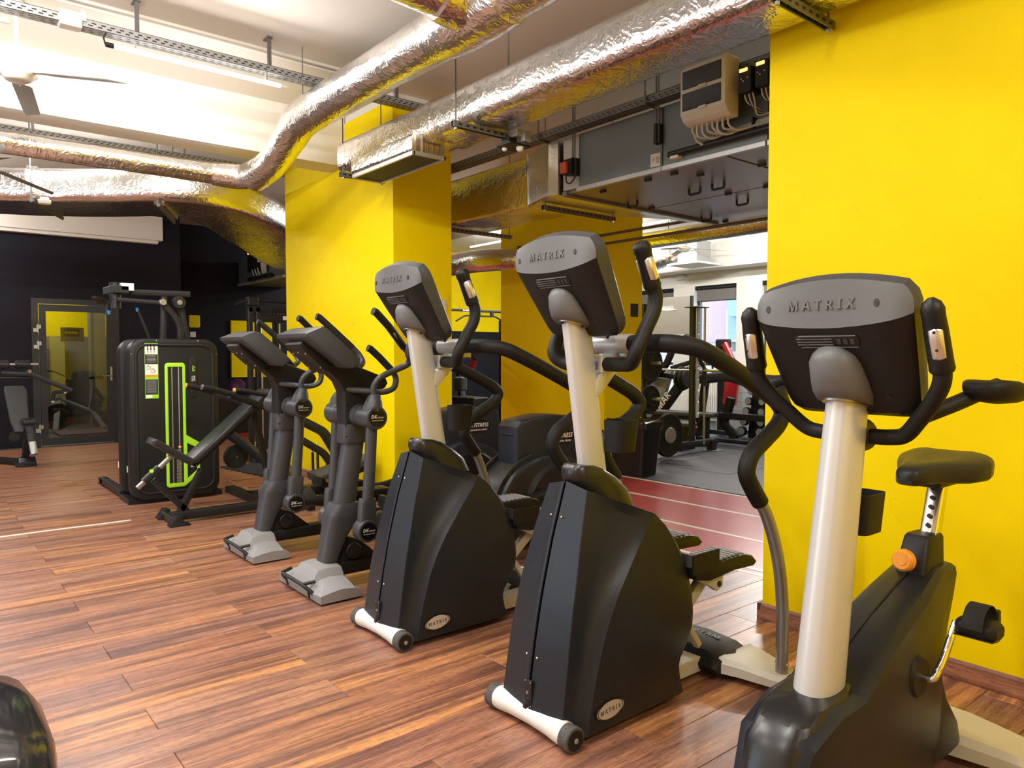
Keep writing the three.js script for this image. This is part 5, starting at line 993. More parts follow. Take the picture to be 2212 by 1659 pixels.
// ------------------------------------------------------------------ machine with gas springs in front of the pillar
{
  const t = thing('leg_press_machine', 'low black machine with gas springs in front of the yellow pillar', 'weight machine', [-7.1, 0, -3.1]);
  part(t, 'upper_arm', sweep(fillet([[-7.1, 0.80, -2.72], [-7.1, 0.72, -3.08], [-7.1, 0.60, -3.30], [-7.1, 0.34, -3.46]], 0.05), rrect(0.07, 0.09, 0.008, 2), { crease: 0.9, fixUp: true }), M.frame);
  part(t, 'upper_arm', sweep(fillet([[-7.1, 0.62, -2.70], [-7.1, 0.56, -3.02], [-7.1, 0.38, -3.30], [-7.1, 0.20, -3.42]], 0.05), rrect(0.06, 0.07, 0.008, 2), { crease: 0.9, fixUp: true }), M.frame);
  for (const x of [-7.1, -7.22]) { part(t, 'gas_spring', [cyl([x, 0.10, -3.24], [x, 0.38, -3.235], 0.014)], M.black); part(t, 'spring_rod', [cyl([x, 0.37, -3.235], [x, 0.47, -3.23], 0.006), sph([x, 0.47, -3.23], 0.016, 10), sph([x, 0.08, -3.24], 0.016, 10)], M.chrome); }
  part(t, 'support_strut', bar([-7.1, 0.05, -3.22], [-7.1, 0.33, -3.44], 0.07, 0.06), M.frame);
  part(t, 'base_frame', [box(-7.2, -7.05, 0.0, 0.06, -3.44, -2.5, 0.006), box(-7.6, -6.7, 0.0, 0.06, -2.56, -2.46, 0.006)], M.frame);
  part(t, 'guide_rail', bar([-7.95, 0.62, -2.55], [-7.3, 0.05, -3.1], 0.07, 0.09), M.frame);
  part(t, 'pulley_disc', [cyl([-7.95, 0.31, -2.68], [-7.88, 0.31, -2.68], 0.125, 0.125, 28, 0.01)], M.rubber);
  part(t, 'disc_bolt', cyl([-7.88, 0.31, -2.68], [-7.87, 0.31, -2.68], 0.014), M.chrome);
}
{
  const t = thing('flat_bench', 'low black tilted bench pad beside the elliptical and the pillar', 'bench', [-6.3, 0, -3.2]);
  part(t, 'pad', sweep(polyDense([[-6.35, 0.27, -2.86], [-6.35, 0.40, -3.40]], 0.3), rrect(0.30, 0.07, 0.02), { fixUp: true }), M.vinylGrey);
  part(t, 'frame', [bar([-6.35, 0.21, -2.88], [-6.35, 0.33, -3.38], 0.2, 0.05), bar([-6.35, 0.25, -3.2], [-6.35, 0.0, -3.3], 0.05), bar([-6.35, 0.18, -2.95], [-6.35, 0.0, -2.92], 0.05)], M.frame);
}
for (const [x, z, h, l] of [[-6.93, -3.28, 0.16, 'taller wooden block'], [-6.75, -3.30, 0.10, 'shorter wooden block']]) solo('wooden_block', `${l} at the foot of the pillar`, 'block', box(x - 0.07, x + 0.07, 0.0, h, z - 0.07, z + 0.07, 0.004), M.baseWood, 'wooden blocks');
solo('floor_mat', 'black jigsaw-edged rubber mat beside the weight-stack machine', 'mat', (() => { const P = []; for (let k = 0; k <= 16; k++) P.push([-9.3 + k * 0.065, -2.96 - k * 0.01 + (k % 2 ? 0.03 : 0)]); P.push([-8.26, -3.45], [-9.3, -3.45]); return prism(P, 'y', 0.0005, 0.014, 0.002); })(), M.rubber);
// ------------------------------------------------------------------ cable rack behind the pillar
{
  const t = thing('cable_rack', 'dark cable rack half hidden behind the yellow pillar', 'weight machine', [-9.5, 0, -3.7]);
  const x = -9.5;
  for (const z of [-3.42, -3.52]) part(t, 'upright', bar([x, 0, z], [x, 2.0, z], 0.06, 0.07, 0.006, { up: [1, 0, 0] }), M.frame);
  part(t, 'upright', bar([x - 0.5, 0, -3.95], [x - 0.5, 2.0, -3.95], 0.06, 0.07, 0.006, { up: [1, 0, 0] }), M.frame);
  part(t, 'top_beam', [bar([x, 1.98, -3.40], [x, 1.98, -4.6], 0.07, 0.07), box(x - 0.06, x + 0.06, 2.02, 2.14, -3.52, -3.38, 0.02)], M.frame);
  part(t, 'cross_beam', bar([x, 1.86, -3.44], [x, 1.87, -4.6], 0.05, 0.09), M.frame);
  part(t, 'pull_bar', tube(spline([[x, 2.03, -3.24], [x, 2.07, -3.34], [x, 2.09, -3.6], [x, 2.07, -4.2], [x, 2.04, -4.6]], 20), 0.018), M.frame);
  for (const z of [-3.56, -3.80]) part(t, 'guide_rod', cyl([x + 0.04, 0.1, z], [x + 0.04, 1.8, z], 0.011, 0.011, 10), M.chrome);
  part(t, 'weight_stack', box(x - 0.06, x + 0.02, 0.15, 1.1, -3.86, -3.52, 0.004), M.black);
  part(t, 'sticker', box(x + 0.026, x + 0.03, 1.85, 1.90, -3.95, -3.85), M.white);
  part(t, 'foot', box(x - 0.5, x + 0.2, 0, 0.06, -3.55, -3.40, 0.006), M.frame);
}
{ // second air unit up in the dark recess
  const t = thing('air_handling_unit', 'dark air unit with white wiring box behind the wide duct', 'ventilation unit', [-13.4, 2.73, -5.3]);
  part(t, 'casing', box(-14.45, -12.2, 2.735, 3.18, -5.95, -5.0, 0.006), M.panelGrey);
  part(t, 'edge_trim', box(-14.45, -12.2, 2.71, 2.75, -5.01, -4.97, 0.004), M.aluTrim);
  part(t, 'wiring_box', box(-13.05, -12.77, 3.03, 3.30, -4.99, -4.85, 0.01), M.white, 'white wiring box');
  part(t, 'box_window', box(-13.02, -12.80, 3.12, 3.27, -4.855, -4.842, 0.003), M.black);
  for (let k = 0; k < 6; k++) part(t, 'cable', tube(spline([[-13.03 + k * 0.046, 3.04, -4.91], [-13.04 + k * 0.04, 2.94, -4.92], [-13.09 + k * 0.035, 2.85, -4.96]], 8), 0.013, { n: 6 }), M.cable);
  for (let k = 0; k < 4; k++) part(t, 'indicator_lamp', sph([-13.69 + k * 0.104, 3.26 + k * 0.014, -4.92], 0.02, 8), M.amber, 'small lit amber lamp');
  part(t, 'controller_row', box(-13.78, -13.28, 2.92, 3.31, -5.0, -4.93, 0.006), M.black);
  for (let k = 0; k < 3; k++) part(t, 'cable', tube(spline([[-13.57 + k * 0.138, 2.96, -4.94], [-13.48 + k * 0.138, 2.9, -4.92], [-13.48 + k * 0.138, 2.78, -4.96]], 10), 0.010, { n: 6 }), M.cable);
  part(t, 'pipe', cyl([-13.7, 2.78, -4.94], [-12.65, 2.78, -4.94], 0.045, 0.045, 14, 0.004), M.black);
  part(t, 'hanging_rod', cyl([-14.2, 3.1, -5.3], [-14.2, CEIL, -5.3], 0.008, 0.008, 8), M.zincDark);
}
// ------------------------------------------------------------------ leg machine by the glass door
{
  const X = -11.2, t = thing('leg_curl_machine', 'black leg curl machine with grey sloping pad by the glass door', 'weight machine', [X, 0, -1.1]);
  const pad = [[0.985, 0.105], [0.93, 0.125], [0.55, 0.10], [0.42, 0.075]].map(([y, w]) => [y, w]);
  part(t, 'back_pad', loft(pad.map(([y, w], i) => { const z = lerp(-1.05, -1.09, i / 3), xx = X + lerp(-0.18, 0.12, (0.985 - y) / 0.565); return rrect(w * 2, 0.06, 0.025, 4).map(([a, b]) => [xx + b * 0.9, y + b * 0.3, z - a]); }), { crease: 0.7 }), M.vinylGrey);
  part(t, 'seat_pad', box(X + 0.05, X + 0.35, 0.52, 0.59, -1.24, -1.08, 0.03), M.vinyl);
  part(t, 'sliding_post', bar([X + 0.28, 0.50, -1.15], [X + 0.42, 0.18, -1.18], 0.09, 0.05, 0.004, { up: [1, 0, 0] }), M.frame);
  part(t, 'post_end', bar([X + 0.40, 0.31, -1.165], [X + 0.47, 0.165, -1.18], 0.075, 0.05, 0.004, { up: [1, 0, 0] }), M.steel, 'bright steel post end');
  part(t, 'base_frame', [bar([X + 0.30, 0.45, -1.13], [X + 0.1, 0.05, -1.12], 0.07, 0.09), bar([X + 0.2, 0.05, -1.1], [X - 0.9, 0.05, -0.5], 0.07), box(X - 0.05, X + 0.30, 0.0, 0.05, -1.22, -1.0, 0.006)], M.frame);
  part(t, 'foot_plate', prism([[X + 0.35, 0.0], [X + 0.1, 0.0], [X + 0.1, 0.1], [X + 0.2, 0.1], [X + 0.33, 0.012]], 'z', -1.22, -1.04, 0.002), M.frame);
  part(t, 'roller_axle', cyl([X, 1.27, -1.30], [X, 1.27, -0.6], 0.018), M.steel);
  for (const z of [-1.12, -0.9]) part(t, 'roller', cyl([X, 1.27, z - 0.09], [X, 1.27, z + 0.07], 0.055, 0.055, 22, 0.012), M.vinyl);
  part(t, 'lever_arm', [bar([X, 1.16, -0.9], [X, 1.14, -1.22], 0.05, 0.06), bar([X, 1.16, -1.18], [X + 0.05, 0.92, -1.66], 0.05, 0.06), bar([X - 0.02, 1.10, -0.5], [X - 0.02, 1.10, -1.35], 0.03, 0.03)], M.frame);
  part(t, 'grip', tube(fillet([[X + 0.08, 0.91, -1.62], [X + 0.08, 0.91, -1.45], [X + 0.08, 0.80, -1.44]], 0.04), 0.022, { n: 12 }), M.softBlack);
  for (const p of [[X + 0.08, 0.795, -1.44], [X + 0.08, 0.91, -1.58]]) part(t, 'grip_cap', cyl(p, [p[0], p[1] - 0.02, p[2]], 0.025), M.steel);
  part(t, 'end_cap', cyl([X, 1.18, -1.18], [X + 0.05, 1.18, -1.20], 0.024), M.steel);
  part(t, 'adjuster', [cyl([X - 0.02, 0.36, -1.02], [X + 0.06, 0.36, -1.02], 0.06), cyl([X + 0.06, 0.36, -1.02], [X + 0.07, 0.36, -1.02], 0.025)], M.frame);
}
solo('bench_end_frame', 'dark padded bar end low beside the weight-stack machine and the door', 'bench', [tube([[-9.7, 0.16, -1.95], [-9.75, 0.155, -2.35]], 0.045), box(-9.78, -9.68, 0, 0.13, -2.3, -2.2, 0.006)], M.vinylGrey);
// small things on and by the far walls
{
  const t = thing('wall_notice', 'yellow framed notice with a printed square on the dark wall', 'notice', [-14.5, 1.9, -4.15]);
  part(t, 'card', box(-14.5, -14.49, 1.92, 2.12, -4.28, -4.08), M.cream);
  part(t, 'yellow_field', box(-14.49, -14.484, 1.90, 2.13, -4.265, -4.095), M.yellow);
  part(t, 'lower_card', box(-14.5, -14.49, 1.72, 1.82, -4.2, -4.1), M.white);
}
solo('exercise_ball', 'purple exercise ball beyond the black weight-stack machine', 'ball', sph([-13.75, 0.79, -4.70], 0.16, 26), mat('purple', [0.10, 0.02, 0.11], 0.5));
solo('ball_shelf', 'dark shelf unit under the purple ball', 'shelf', [box(-14.2, -13.2, 0.0, 0.63, -5.2, -4.1, 0.01)], M.frame);
solo('wall_board', 'yellow painted board on the dark far wall', 'board', box(-14.5, -14.44, 0.95, 2.05, -5.75, -4.84, 0.004), M.yellow);
// ------------------------------------------------------------------ room behind the glass door
{
  const t = thing('door_sign', 'black sign reading SPINNING seen through the glass door', 'sign', [-14.6, 1.6, -1.95]);
  part(t, 'panel', box(-13.40, -13.39, 1.68, 1.80, -2.12, -1.90), mat('spinP', [1, 1, 1], 0.5, { metres: false, map: print(256, 128, (c) => { c.fillStyle = '#050506'; c.fillRect(0, 0, 256, 128); c.fillStyle = '#ffe21a'; c.font = 'bold 44px sans-serif'; c.textAlign = 'center'; c.textBaseline = 'middle'; c.fillText('SPINNING', 128, 66, 210); }) }));
  part(t, 'backing', box(-13.415, -13.40, 1.60, 1.82, -2.18, -1.86), M.concrete);
}
{
  const t = thing('spin_bike', 'dark spinning bike behind the glass door', 'bike', [-15.4, 0, -2.2]);
  part(t, 'frame', [bar([-15.2, 0.05, -2.0], [-15.5, 0.62, -2.1], 0.09, 0.05), bar([-15.5, 0.6, -2.1], [-15.3, 0.35, -2.6], 0.09, 0.05), bar([-15.3, 0.35, -2.6], [-15.1, 0.06, -2.75], 0.09, 0.05), bar([-15.3, 0.35, -2.55], [-15.35, 0.95, -2.65], 0.05, 0.05)], M.greyPlastic);
  part(t, 'flywheel', cyl([-15.42, 0.28, -2.05], [-15.34, 0.28, -2.05], 0.24, 0.24, 32, 0.01), M.black);
  part(t, 'handlebar', tube(fillet([[-15.4, 1.0, -2.2], [-15.45, 1.1, -2.0], [-15.45, 1.1, -1.8]], 0.05), 0.016), M.black);
  part(t, 'saddle', box(-15.45, -15.28, 0.94, 1.0, -2.8, -2.55, 0.03), M.vinyl);
}
solo('step_board', 'dusty purple exercise mat on the floor behind the glass door', 'mat', box(-15.2, -14.3, 0.001, 0.05, -2.75, -1.95, 0.006), mat('mauve', [0.12, 0.06, 0.09], 0.7));
solo('curtain_post', 'pale post behind the glass door', 'post', box(-16.7, -16.45, 0.001, 1.75, -2.35, -2.1, 0.01), mat('ochre', [0.30, 0.26, 0.07], 0.7));
// ------------------------------------------------------------------ machine cut off by the lower left corner
{
  const t = thing('treadmill_hood', 'glossy black machine hood cut off at the lower left corner', 'treadmill', [-2.75, 0, 0.25]);
  const sec = (x, s) => { const P = []; for (let k = 0; k <= 14; k++) { const a = Math.PI * k / 14; P.push([x, 0.05 + 0.30 * s * Math.sin(a) ** 0.7, 0.16 - 0.36 * s * Math.cos(a)]); } return P; };
  part(t, 'hood', loft([-2.30, -2.33, -2.42, -2.6, -2.9, -3.1, -3.2].map((x, i) => { const s = [0.6, 0.78, 0.93, 1, 1, 0.93, 0.7][i]; const r = []; for (let k = 0; k < 26; k++) { const a = k / 26 * Math.PI * 2, c = Math.cos(a), q = Math.sin(a); r.push([x, 0.16 + 0.155 * s * Math.sign(q) * Math.abs(q) ** 0.7, 0.02 + 0.345 * s * Math.sign(c) * Math.abs(c) ** 0.7]); } return r; }), { crease: 0.8, flip: true }), M.polished);
  part(t, 'end_cover', loft([-2.24, -2.25, -2.29, -2.33].map((x, i) => { const s = [0.5, 0.8, 0.97, 1][i]; return circ(0.11 * s, 24).map(([a, b]) => [x, 0.115 + b, -0.08 + a]); }), { crease: 0.8, flip: true }), M.greyPlastic);
  part(t, 'deck', box(-3.0, -2.45, 0.0, 0.12, 0.25, 1.9, 0.02), M.blackPlastic);
}
// ------------------------------------------------------------------ weights room beyond the pillars
{ // swing-top bin with liner
  const t = thing('waste_bin', 'black waste bin with a crumpled liner at the second yellow pillar', 'bin', [-5.73, 0, -6.55]);
  const bin = (y, w) => rrect(w, w * 0.62, 0.03, 4).map(([a, b]) => [-5.73 + a, y, -6.55 + b]);
  part(t, 'body', loft([bin(0.006, 0.44), bin(0.58, 0.54), bin(0.59, 0.55)], { crease: 0.5, flip: true }), M.gloss);
  const liner = (y, w, s) => rrect(w, w * 0.62, 0.04, 5).map(([a, b], k) => [-5.73 + a * (1 + 0.04 * Math.sin(k * 2.1 + s)), y + 0.016 * Math.sin(k * 1.7 + s * 2), -6.55 + b * (1 + 0.04 * Math.cos(k * 1.3 + s))]);
  part(t, 'liner', loft([liner(0.54, 0.56, 0), liner(0.58, 0.585, 1), liner(0.63, 0.585, 2), liner(0.635, 0.53, 3), liner(0.59, 0.48, 4)], { crease: 0.4, flip: true }), mat('liner', [0.02, 0.016, 0.014], 0.22));
}
solo('storage_box', 'low black box between the waste bin and the pillar', 'box', box(-6.30, -6.08, 0.0, 0.50, -6.395, -6.3, 0.01), M.softBlack);
const weightPlate = (t, p, r, th = 0.04, m = M.rubber, nm = 'weight_plate') => { const [x, y, z] = p;
  const g = lathe([[0.025, -th / 2], [r * 0.3, -th / 2], [r * 0.34, -th * 0.2], [r * 0.82, -th * 0.2], [r * 0.86, -th / 2], [r * 0.97, -th / 2], [r, -th * 0.3], [r, th * 0.3], [r * 0.97, th / 2], [r * 0.86, th / 2], [r * 0.82, th * 0.2], [r * 0.34, th * 0.2], [r * 0.3, th / 2], [0.025, th / 2]], [0, 0, 0], 36).rotateZ(-Math.PI / 2).translate(x, y, z);
  return solo(nm, t, 'weight plate', g, m, 'weight plates'); };
{ // smith machine
  const t = thing('smith_machine', 'black barbell rack with a notched white strip, beyond the waste bin', 'rack', [-6.4, 0, -8.2]);
  part(t, 'upright', bar([-6.42, 0.06, -8.55], [-6.42, 2.06, -8.55], 0.07, 0.07, 0.006, { up: [1, 0, 0] }), M.frame);
  part(t, 'notched_strip', prism([[-8.605, 0.5], [-8.605, 2.05], [-8.635, 2.05], [-8.66, 2.0], ...Array.from({ length: 9 }, (_, k) => { const y = 1.88 - k * 0.16; return [[-8.66, y], [-8.635, y - 0.03], [-8.635, y - 0.05], [-8.665, y - 0.03]]; }).flat(), [-8.66, 0.5]], 'x', -6.40, -6.385), M.white, 'white notched strip');
  part(t, 'guide_rod', cyl([-6.34, 0.12, -8.72], [-6.34, 2.05, -8.72], 0.016, 0.016, 12), M.steel);
  part(t, 'upright', bar([-6.46, 0.06, -7.55], [-6.46, 2.06, -7.55], 0.07, 0.07, 0.006, { up: [1, 0, 0] }), M.frame);
  part(t, 'top_plate', box(-6.5, -6.3, 2.05, 2.065, -8.76, -8.46, 0.004), M.frame);
  part(t, 'base_beam', [bar([-6.40, 0.13, -7.2], [-6.42, 0.13, -9.05], 0.08, 0.09), box(-6.46, -6.36, 0.0, 0.16, -9.06, -8.95, 0.004), box(-6.46, -6.36, 0.0, 0.16, -7.3, -7.2, 0.004)], M.frame);
  part(t, 'foot_plate', box(-6.52, -6.28, 0.0, 0.012, -9.12, -8.9, 0.002), M.zincDark);
  part(t, 'slider', [cyl([-6.34, 0.95, -8.72], [-6.34, 1.2, -8.72], 0.035), bar([-6.34, 1.2, -8.72], [-6.40, 1.38, -8.62], 0.03, 0.05)], M.frame);
  part(t, 'barbell', [cyl([-6.34, 1.17, -8.7], [-5.95, 1.17, -8.75], 0.022), cyl([-7.6, 1.17, -8.6], [-6.34, 1.17, -8.7], 0.014)], M.steel);
  for (const y of [1.27, 0.80]) part(t, 'peg', cyl([-6.44, y, -7.58], [-6.2, y + 0.01, -7.58], 0.024, 0.024, 14, 0.003), M.steel);
}
weightPlate('large black weight plate on the upper peg of the rack', [-6.37, 1.27, -7.58], 0.235, 0.05);
weightPlate('smaller black weight plate on the lower peg of the rack', [-6.37, 0.80, -7.58], 0.19, 0.045);
weightPlate('small thick weight plate stacked on the lower peg', [-6.33, 0.805, -7.58], 0.10, 0.035);
weightPlate('black tri-grip weight plate leaning low behind the waste bin', [-6.2, 0.33, -7.75], 0.29, 0.06);
solo('plate_hub', 'grey hub ring of the low weight plate behind the waste bin', 'weight plate', cyl([-6.17, 0.33, -7.75], [-6.14, 0.33, -7.75], 0.11, 0.10, 26, 0.006), M.greyPlastic, 'weight plates');
function padBench(label, p, turn, len, h, grey) {
  const t = thing('weight_bench', label, 'bench', p); 
  const g = (b) => b.rotateY(turn).translate(...p);
  part(t, 'pad', g(box(-len / 2, len / 2, h - 0.07, h, -0.14, 0.14, 0.025)), grey ? M.vinylGrey : M.vinyl);
  part(t, 'frame', [g(box(-len / 2 + 0.1, len / 2 - 0.1, h - 0.13, h - 0.07, -0.04, 0.04, 0.004)), g(box(-len / 2 + 0.1, -len / 2 + 0.16, 0.04, h - 0.1, -0.03, 0.03)), g(box(len / 2 - 0.16, len / 2 - 0.1, 0.04, h - 0.1, -0.03, 0.03)), g(box(-len / 2 + 0.05, len / 2 - 0.05, 0.02, 0.07, -0.03, 0.03))], M.frame);
  for (const x of [-len / 2 + 0.12, len / 2 - 0.12]) part(t, 'foot', g(box(x - 0.04, x + 0.04, 0.006, 0.05, -0.28, 0.28, 0.006)), M.frame);
}
padBench('flat grey bench behind the rack upright', [-7.3, 0, -9.45], 0.15, 1.15, 0.50, true);
padBench('second flat bench, lower, beside the red knob', [-7.0, 0, -8.75], 0.3, 0.8, 0.40, true);
solo('pin_knob', 'small red knob under the flat bench', 'knob', [sph([-6.72, 0.30, -9.05], 0.03, 12), cyl([-6.72, 0.30, -9.05], [-6.8, 0.36, -9.1], 0.012)], M.redPaint);
{ // tall press machine with red arms
  const t = thing('press_machine', 'black press machine with a red arm in front of the window', 'weight machine', [-7.6, 0, -10.9]);
  part(t, 'column', [bar([-7.55, 0.05, -10.9], [-7.55, 1.65, -10.9], 0.12, 0.12)], M.frame);
  part(t, 'head', box(-7.66, -7.42, 1.5, 1.66, -10.98, -10.82, 0.03), M.blackPlastic);
  part(t, 'red_arm', bar([-7.45, 1.58, -10.8], [-7.1, 1.1, -10.7], 0.06, 0.09), M.redPaint, 'red arm');
  part(t, 'red_post', bar([-7.3, 0.55, -10.75], [-7.25, 0.95, -10.75], 0.22, 0.1), M.redPaint, 'red post');
  part(t, 'lever', [bar([-7.6, 1.4, -10.8], [-8.2, 1.15, -10.3], 0.07, 0.08), tube(fillet([[-7.9, 1.05, -10.5], [-7.7, 1.2, -10.2], [-7.4, 1.05, -10.2], [-7.3, 0.95, -10.2]], 0.1), 0.03)], M.frame);
  part(t, 'base_frame', [box(-8.2, -7.15, 0.006, 0.09, -10.95, -10.8, 0.01), box(-7.5, -7.35, 0.006, 0.09, -11.4, -10.75, 0.01)], M.frame);
}
{ // plate-loaded machine with lettering
  const t = thing('plate_machine', 'slanted black machine with white lettering behind the rack', 'weight machine', [-8.1, 0, -9.9]);
  part(t, 'main_beam', bar([-8.35, 0.10, -9.9], [-7.45, 1.15, -9.9], 0.10, 0.16, 0.01), M.frame);
  part(t, 'lettering', place(text('MAR', 0.34, 0.12, 0.003), { at: [-7.98, 0.62, -9.845], right: [0.62, 0.74, 0], up: [-0.74, 0.62, 0] }), M.white);
  part(t, 'red_underline', bar([-8.07, 0.40, -9.845], [-7.8, 0.72, -9.845], 0.02, 0.004), M.redPaint);
  part(t, 'upper_arm', [sweep(fillet([[-8.3, 0.9, -9.8], [-7.9, 1.2, -9.8], [-7.7, 1.6, -9.8], [-7.45, 1.68, -9.8]], 0.12), rrect(0.08, 0.1, 0.01, 2), { crease: 0.9 }), bar([-8.5, 1.1, -9.9], [-7.6, 1.0, -9.9], 0.08)], M.frame);
  part(t, 'grey_shroud', prism([[-8.6, 0.3], [-8.3, 1.05], [-7.9, 1.15], [-8.1, 0.6], [-8.3, 0.3]], 'z', -10.05, -9.97, 0.01), M.greyPlastic);
  for (const dx of [0, 0.06, 0.12]) part(t, 'loaded_plate', cyl([-7.55 + dx, 1.0, -9.75], [-7.51 + dx, 1.0, -9.75], 0.2 - dx * 0.4, 0.2 - dx * 0.4, 28, 0.006), M.rubber);
  part(t, 'base_frame', box(-8.8, -7.4, 0.006, 0.08, -9.95, -9.85, 0.008), M.frame);
}
{ // leg extension silhouettes in front of the radiator
  const t = thing('cable_machine', 'black machine with a long slanted top beam beside the dumbbells', 'weight machine', [-7.0, 0, -10.0]);
  part(t, 'top_shroud', sweep(fillet([[-7.3, 1.0, -10.0], [-6.75, 1.06, -10.0], [-6.25, 0.93, -10.0]], 0.15), rrect(0.3, 0.16, 0.04), { crease: 0.7 }), M.charcoal);
  part(t, 'silver_edge', bar([-6.55, 1.09, -9.86], [-6.22, 0.93, -9.86], 0.02, 0.02), M.steel);
  part(t, 'leg', bar([-7.25, 0.95, -10.0], [-7.38, 0.06, -10.0], 0.10), M.frame);
  part(t, 'leg', sweep(fillet([[-6.9, 0.7, -10.2], [-6.95, 0.5, -10.2], [-7.05, 0.3, -10.2], [-6.8, 0.06, -10.2]], 0.1), rrect(0.12, 0.12, 0.02), { crease: 0.9 }), M.frame);
  part(t, 'cross_beam', box(-7.1, -6.2, 0.36, 0.46, -10.25, -10.1, 0.01), M.frame);
  part(t, 'deck', box(-7.4, -6.4, 0.006, 0.07, -10.35, -9.95, 0.02), M.charcoal);
  part(t, 'handle_loop', tube([[-7.1, 1.06, -10.0], [-7.12, 1.2, -10.0], [-6.85, 1.2, -10.0], [-6.8, 1.06, -10.0]], 0.02), M.frame);
}
{ // dumbbells
  const t = thing('dumbbell_rack', 'black upright rack of round dumbbells beside the yellow wall edge', 'rack', [-6.6, 0, -10.7]);
  part(t, 'tower', loft([[0.01, 0.9], [1.0, 0.55]].map(([y, w]) => rrect(w, 0.25, 0.01, 2).map(([a, b]) => [-6.6 + a * 0.6, y, -10.75 + b])), { crease: 0.5, flip: true }), M.softBlack);
  part(t, 'foot', box(-6.95, -6.3, 0.004, 0.03, -10.9, -10.47, 0.004), M.frame);
  const end = (r) => [cyl([0, 0, 0], [0, 0, 0.07], r, r, 24, 0.008)];
  for (let i = 0; i < 6; i++) for (const c of [0, 1]) {
    const x = lerp(-6.93, -6.72, i / 5) + c * lerp(0.34, 0.18, i / 5), y = 0.14 + i * 0.165, r = 0.078 - i * 0.005;
    const col = c ? 'right column' : 'left column', nth = ['lowest', 'second lowest', 'third lowest', 'third highest', 'second highest', 'topmost'][i];
    const d = thing('dumbbell', `round dumbbell end on the rack, ${nth} in the ${col}`, 'dumbbell', [x, y, -10.55], 'dumbbells on the rack');
    part(d, 'head', cyl([x, y, -10.60], [x, y, -10.53], r, r, 24, 0.008), M.rubber);
    part(d, 'end_disc', cyl([x, y, -10.531], [x, y, -10.526], r * 0.8, r * 0.8, 22), M.greyPlastic);
    part(d, 'handle', cyl([x, y, -10.72], [x, y, -10.59], 0.016), M.steel);
  }
}
for (let i = 0; i < 5; i++) { // boxes against the wall
  solo('step_box', `grey plank-faced plyo step, number ${['bottom', 'second from the bottom', 'middle', 'second from the top', 'top'][i]} of the pile by the radiator`.replace('number ', ''), 'box', box(-8.3, -7.75, 0.006 + i * 0.17, 0.172 + i * 0.17, -12.2, -11.8, 0.006), M.greyPlastic, 'piled steps');
}
{ // radiator
  const t = thing('radiator', 'white panel radiator under the window', 'radiator', [-9.1, 0.1, -12.92]);
  part(t, 'body', box(-9.7, -8.4, 0.12, 0.85, -12.97, -12.9, 0.01), M.white);
  for (let k = 0; k < 24; k++) part(t, 'fin', box(-9.68 + k * 0.053, -9.65 + k * 0.053, 0.14, 0.83, -12.905, -12.875, 0.006), M.white);
}
WIN.forEach(([a, b], i) => {
  const t = thing('roller_blind', `grey roller blind of the ${['left', 'middle', 'right'][i]} window`, 'blind', [(a + b) / 2, 2.5, -13.03], 'roller blinds');
  part(t, 'fabric', box(a + 0.03, b - 0.03, 2.52, 2.76, -13.06, -13.05), mat('blind' + i, [0.16, 0.15, 0.145], 0.8));
  part(t, 'roller', cyl([a + 0.02, 2.79, -13.04], [b - 0.02, 2.79, -13.04], 0.035), M.blackPlastic);
  part(t, 'hem_bar', box(a + 0.03, b - 0.03, 2.505, 2.525, -13.065, -13.045, 0.004), M.blackPlastic);
});
{ // frosted partition with a swoosh mark
  const t = thing('glass_partition', 'beige screen with a white swoosh mark behind the rack', 'screen', [-8.0, 0, -10.6]);
  mat('beige', [0.30, 0.275, 0.235], 0.5);
  part(t, 'panel', box(-8.95, -8.0, 1.75, 2.42, -10.62, -10.60, 0.004), M.beige);
  part(t, 'swoosh', sweep(spline([[-8.72, 2.16, -10.595], [-8.66, 2.21, -10.595], [-8.5, 2.2, -10.595], [-8.3, 2.19, -10.595]], 16), (i, q) => rrect(0.004, 0.05 * Math.sin(Math.PI * (0.08 + 0.9 * q)) + 0.004, 0.001, 1), { up: [0, 1, 0] }), M.white);
  part(t, 'lettering', place(text('mawlo', 0.24, 0.075, 0.003), { at: [-8.50, 2.245, -10.598], right: [1, 0, 0], up: [0, 1, 0] }), M.white);
  part(t, 'post', [box(-8.98, -8.93, 0.006, 2.42, -10.63, -10.59), box(-8.02, -7.97, 0.006, 2.42, -10.63, -10.59)], M.frame);
}
{ // ceiling cassette with flexible duct
  const t = thing('air_diffuser_box', 'white box diffuser with a crumpled flexible duct in the weights room', 'vent', [-8.8, 3.15, -11.9]);
  part(t, 'box', box(-9.2, -8.75, 3.17, 3.6, -12.2, -11.75, 0.006), M.zinc);
  part(t, 'grille', box(-9.35, -8.6, 3.13, 3.17, -12.3, -11.6, 0.006), M.white);
  part(t, 'flexible_duct', foilTube(dense([[-9.2, 3.45, -11.9], [-9.6, 3.3, -11.8], [-10.1, 3.22, -11.7], [-10.7, 3.4, -11.6], [-11.5, 3.5, -11.6]], 0.05), (q) => 0.16 + 0.012 * Math.sin(q * 190), { seed: 4 }), M.foil);
  for (const x of [-9.15, -8.8]) part(t, 'hanging_rod', cyl([x, 3.6, -11.8], [x, CEIL, -11.8], 0.006, 0.006, 8), M.zinc);
}
solo('wall_sensor', 'small white box on the beam above the windows', 'sensor', [box(-10.15, -10.0, 3.0, 3.1, -12.99, -12.93, 0.006), cyl([-9.97, 3.05, -12.99], [-9.97, 3.05, -12.92], 0.03)], M.white);
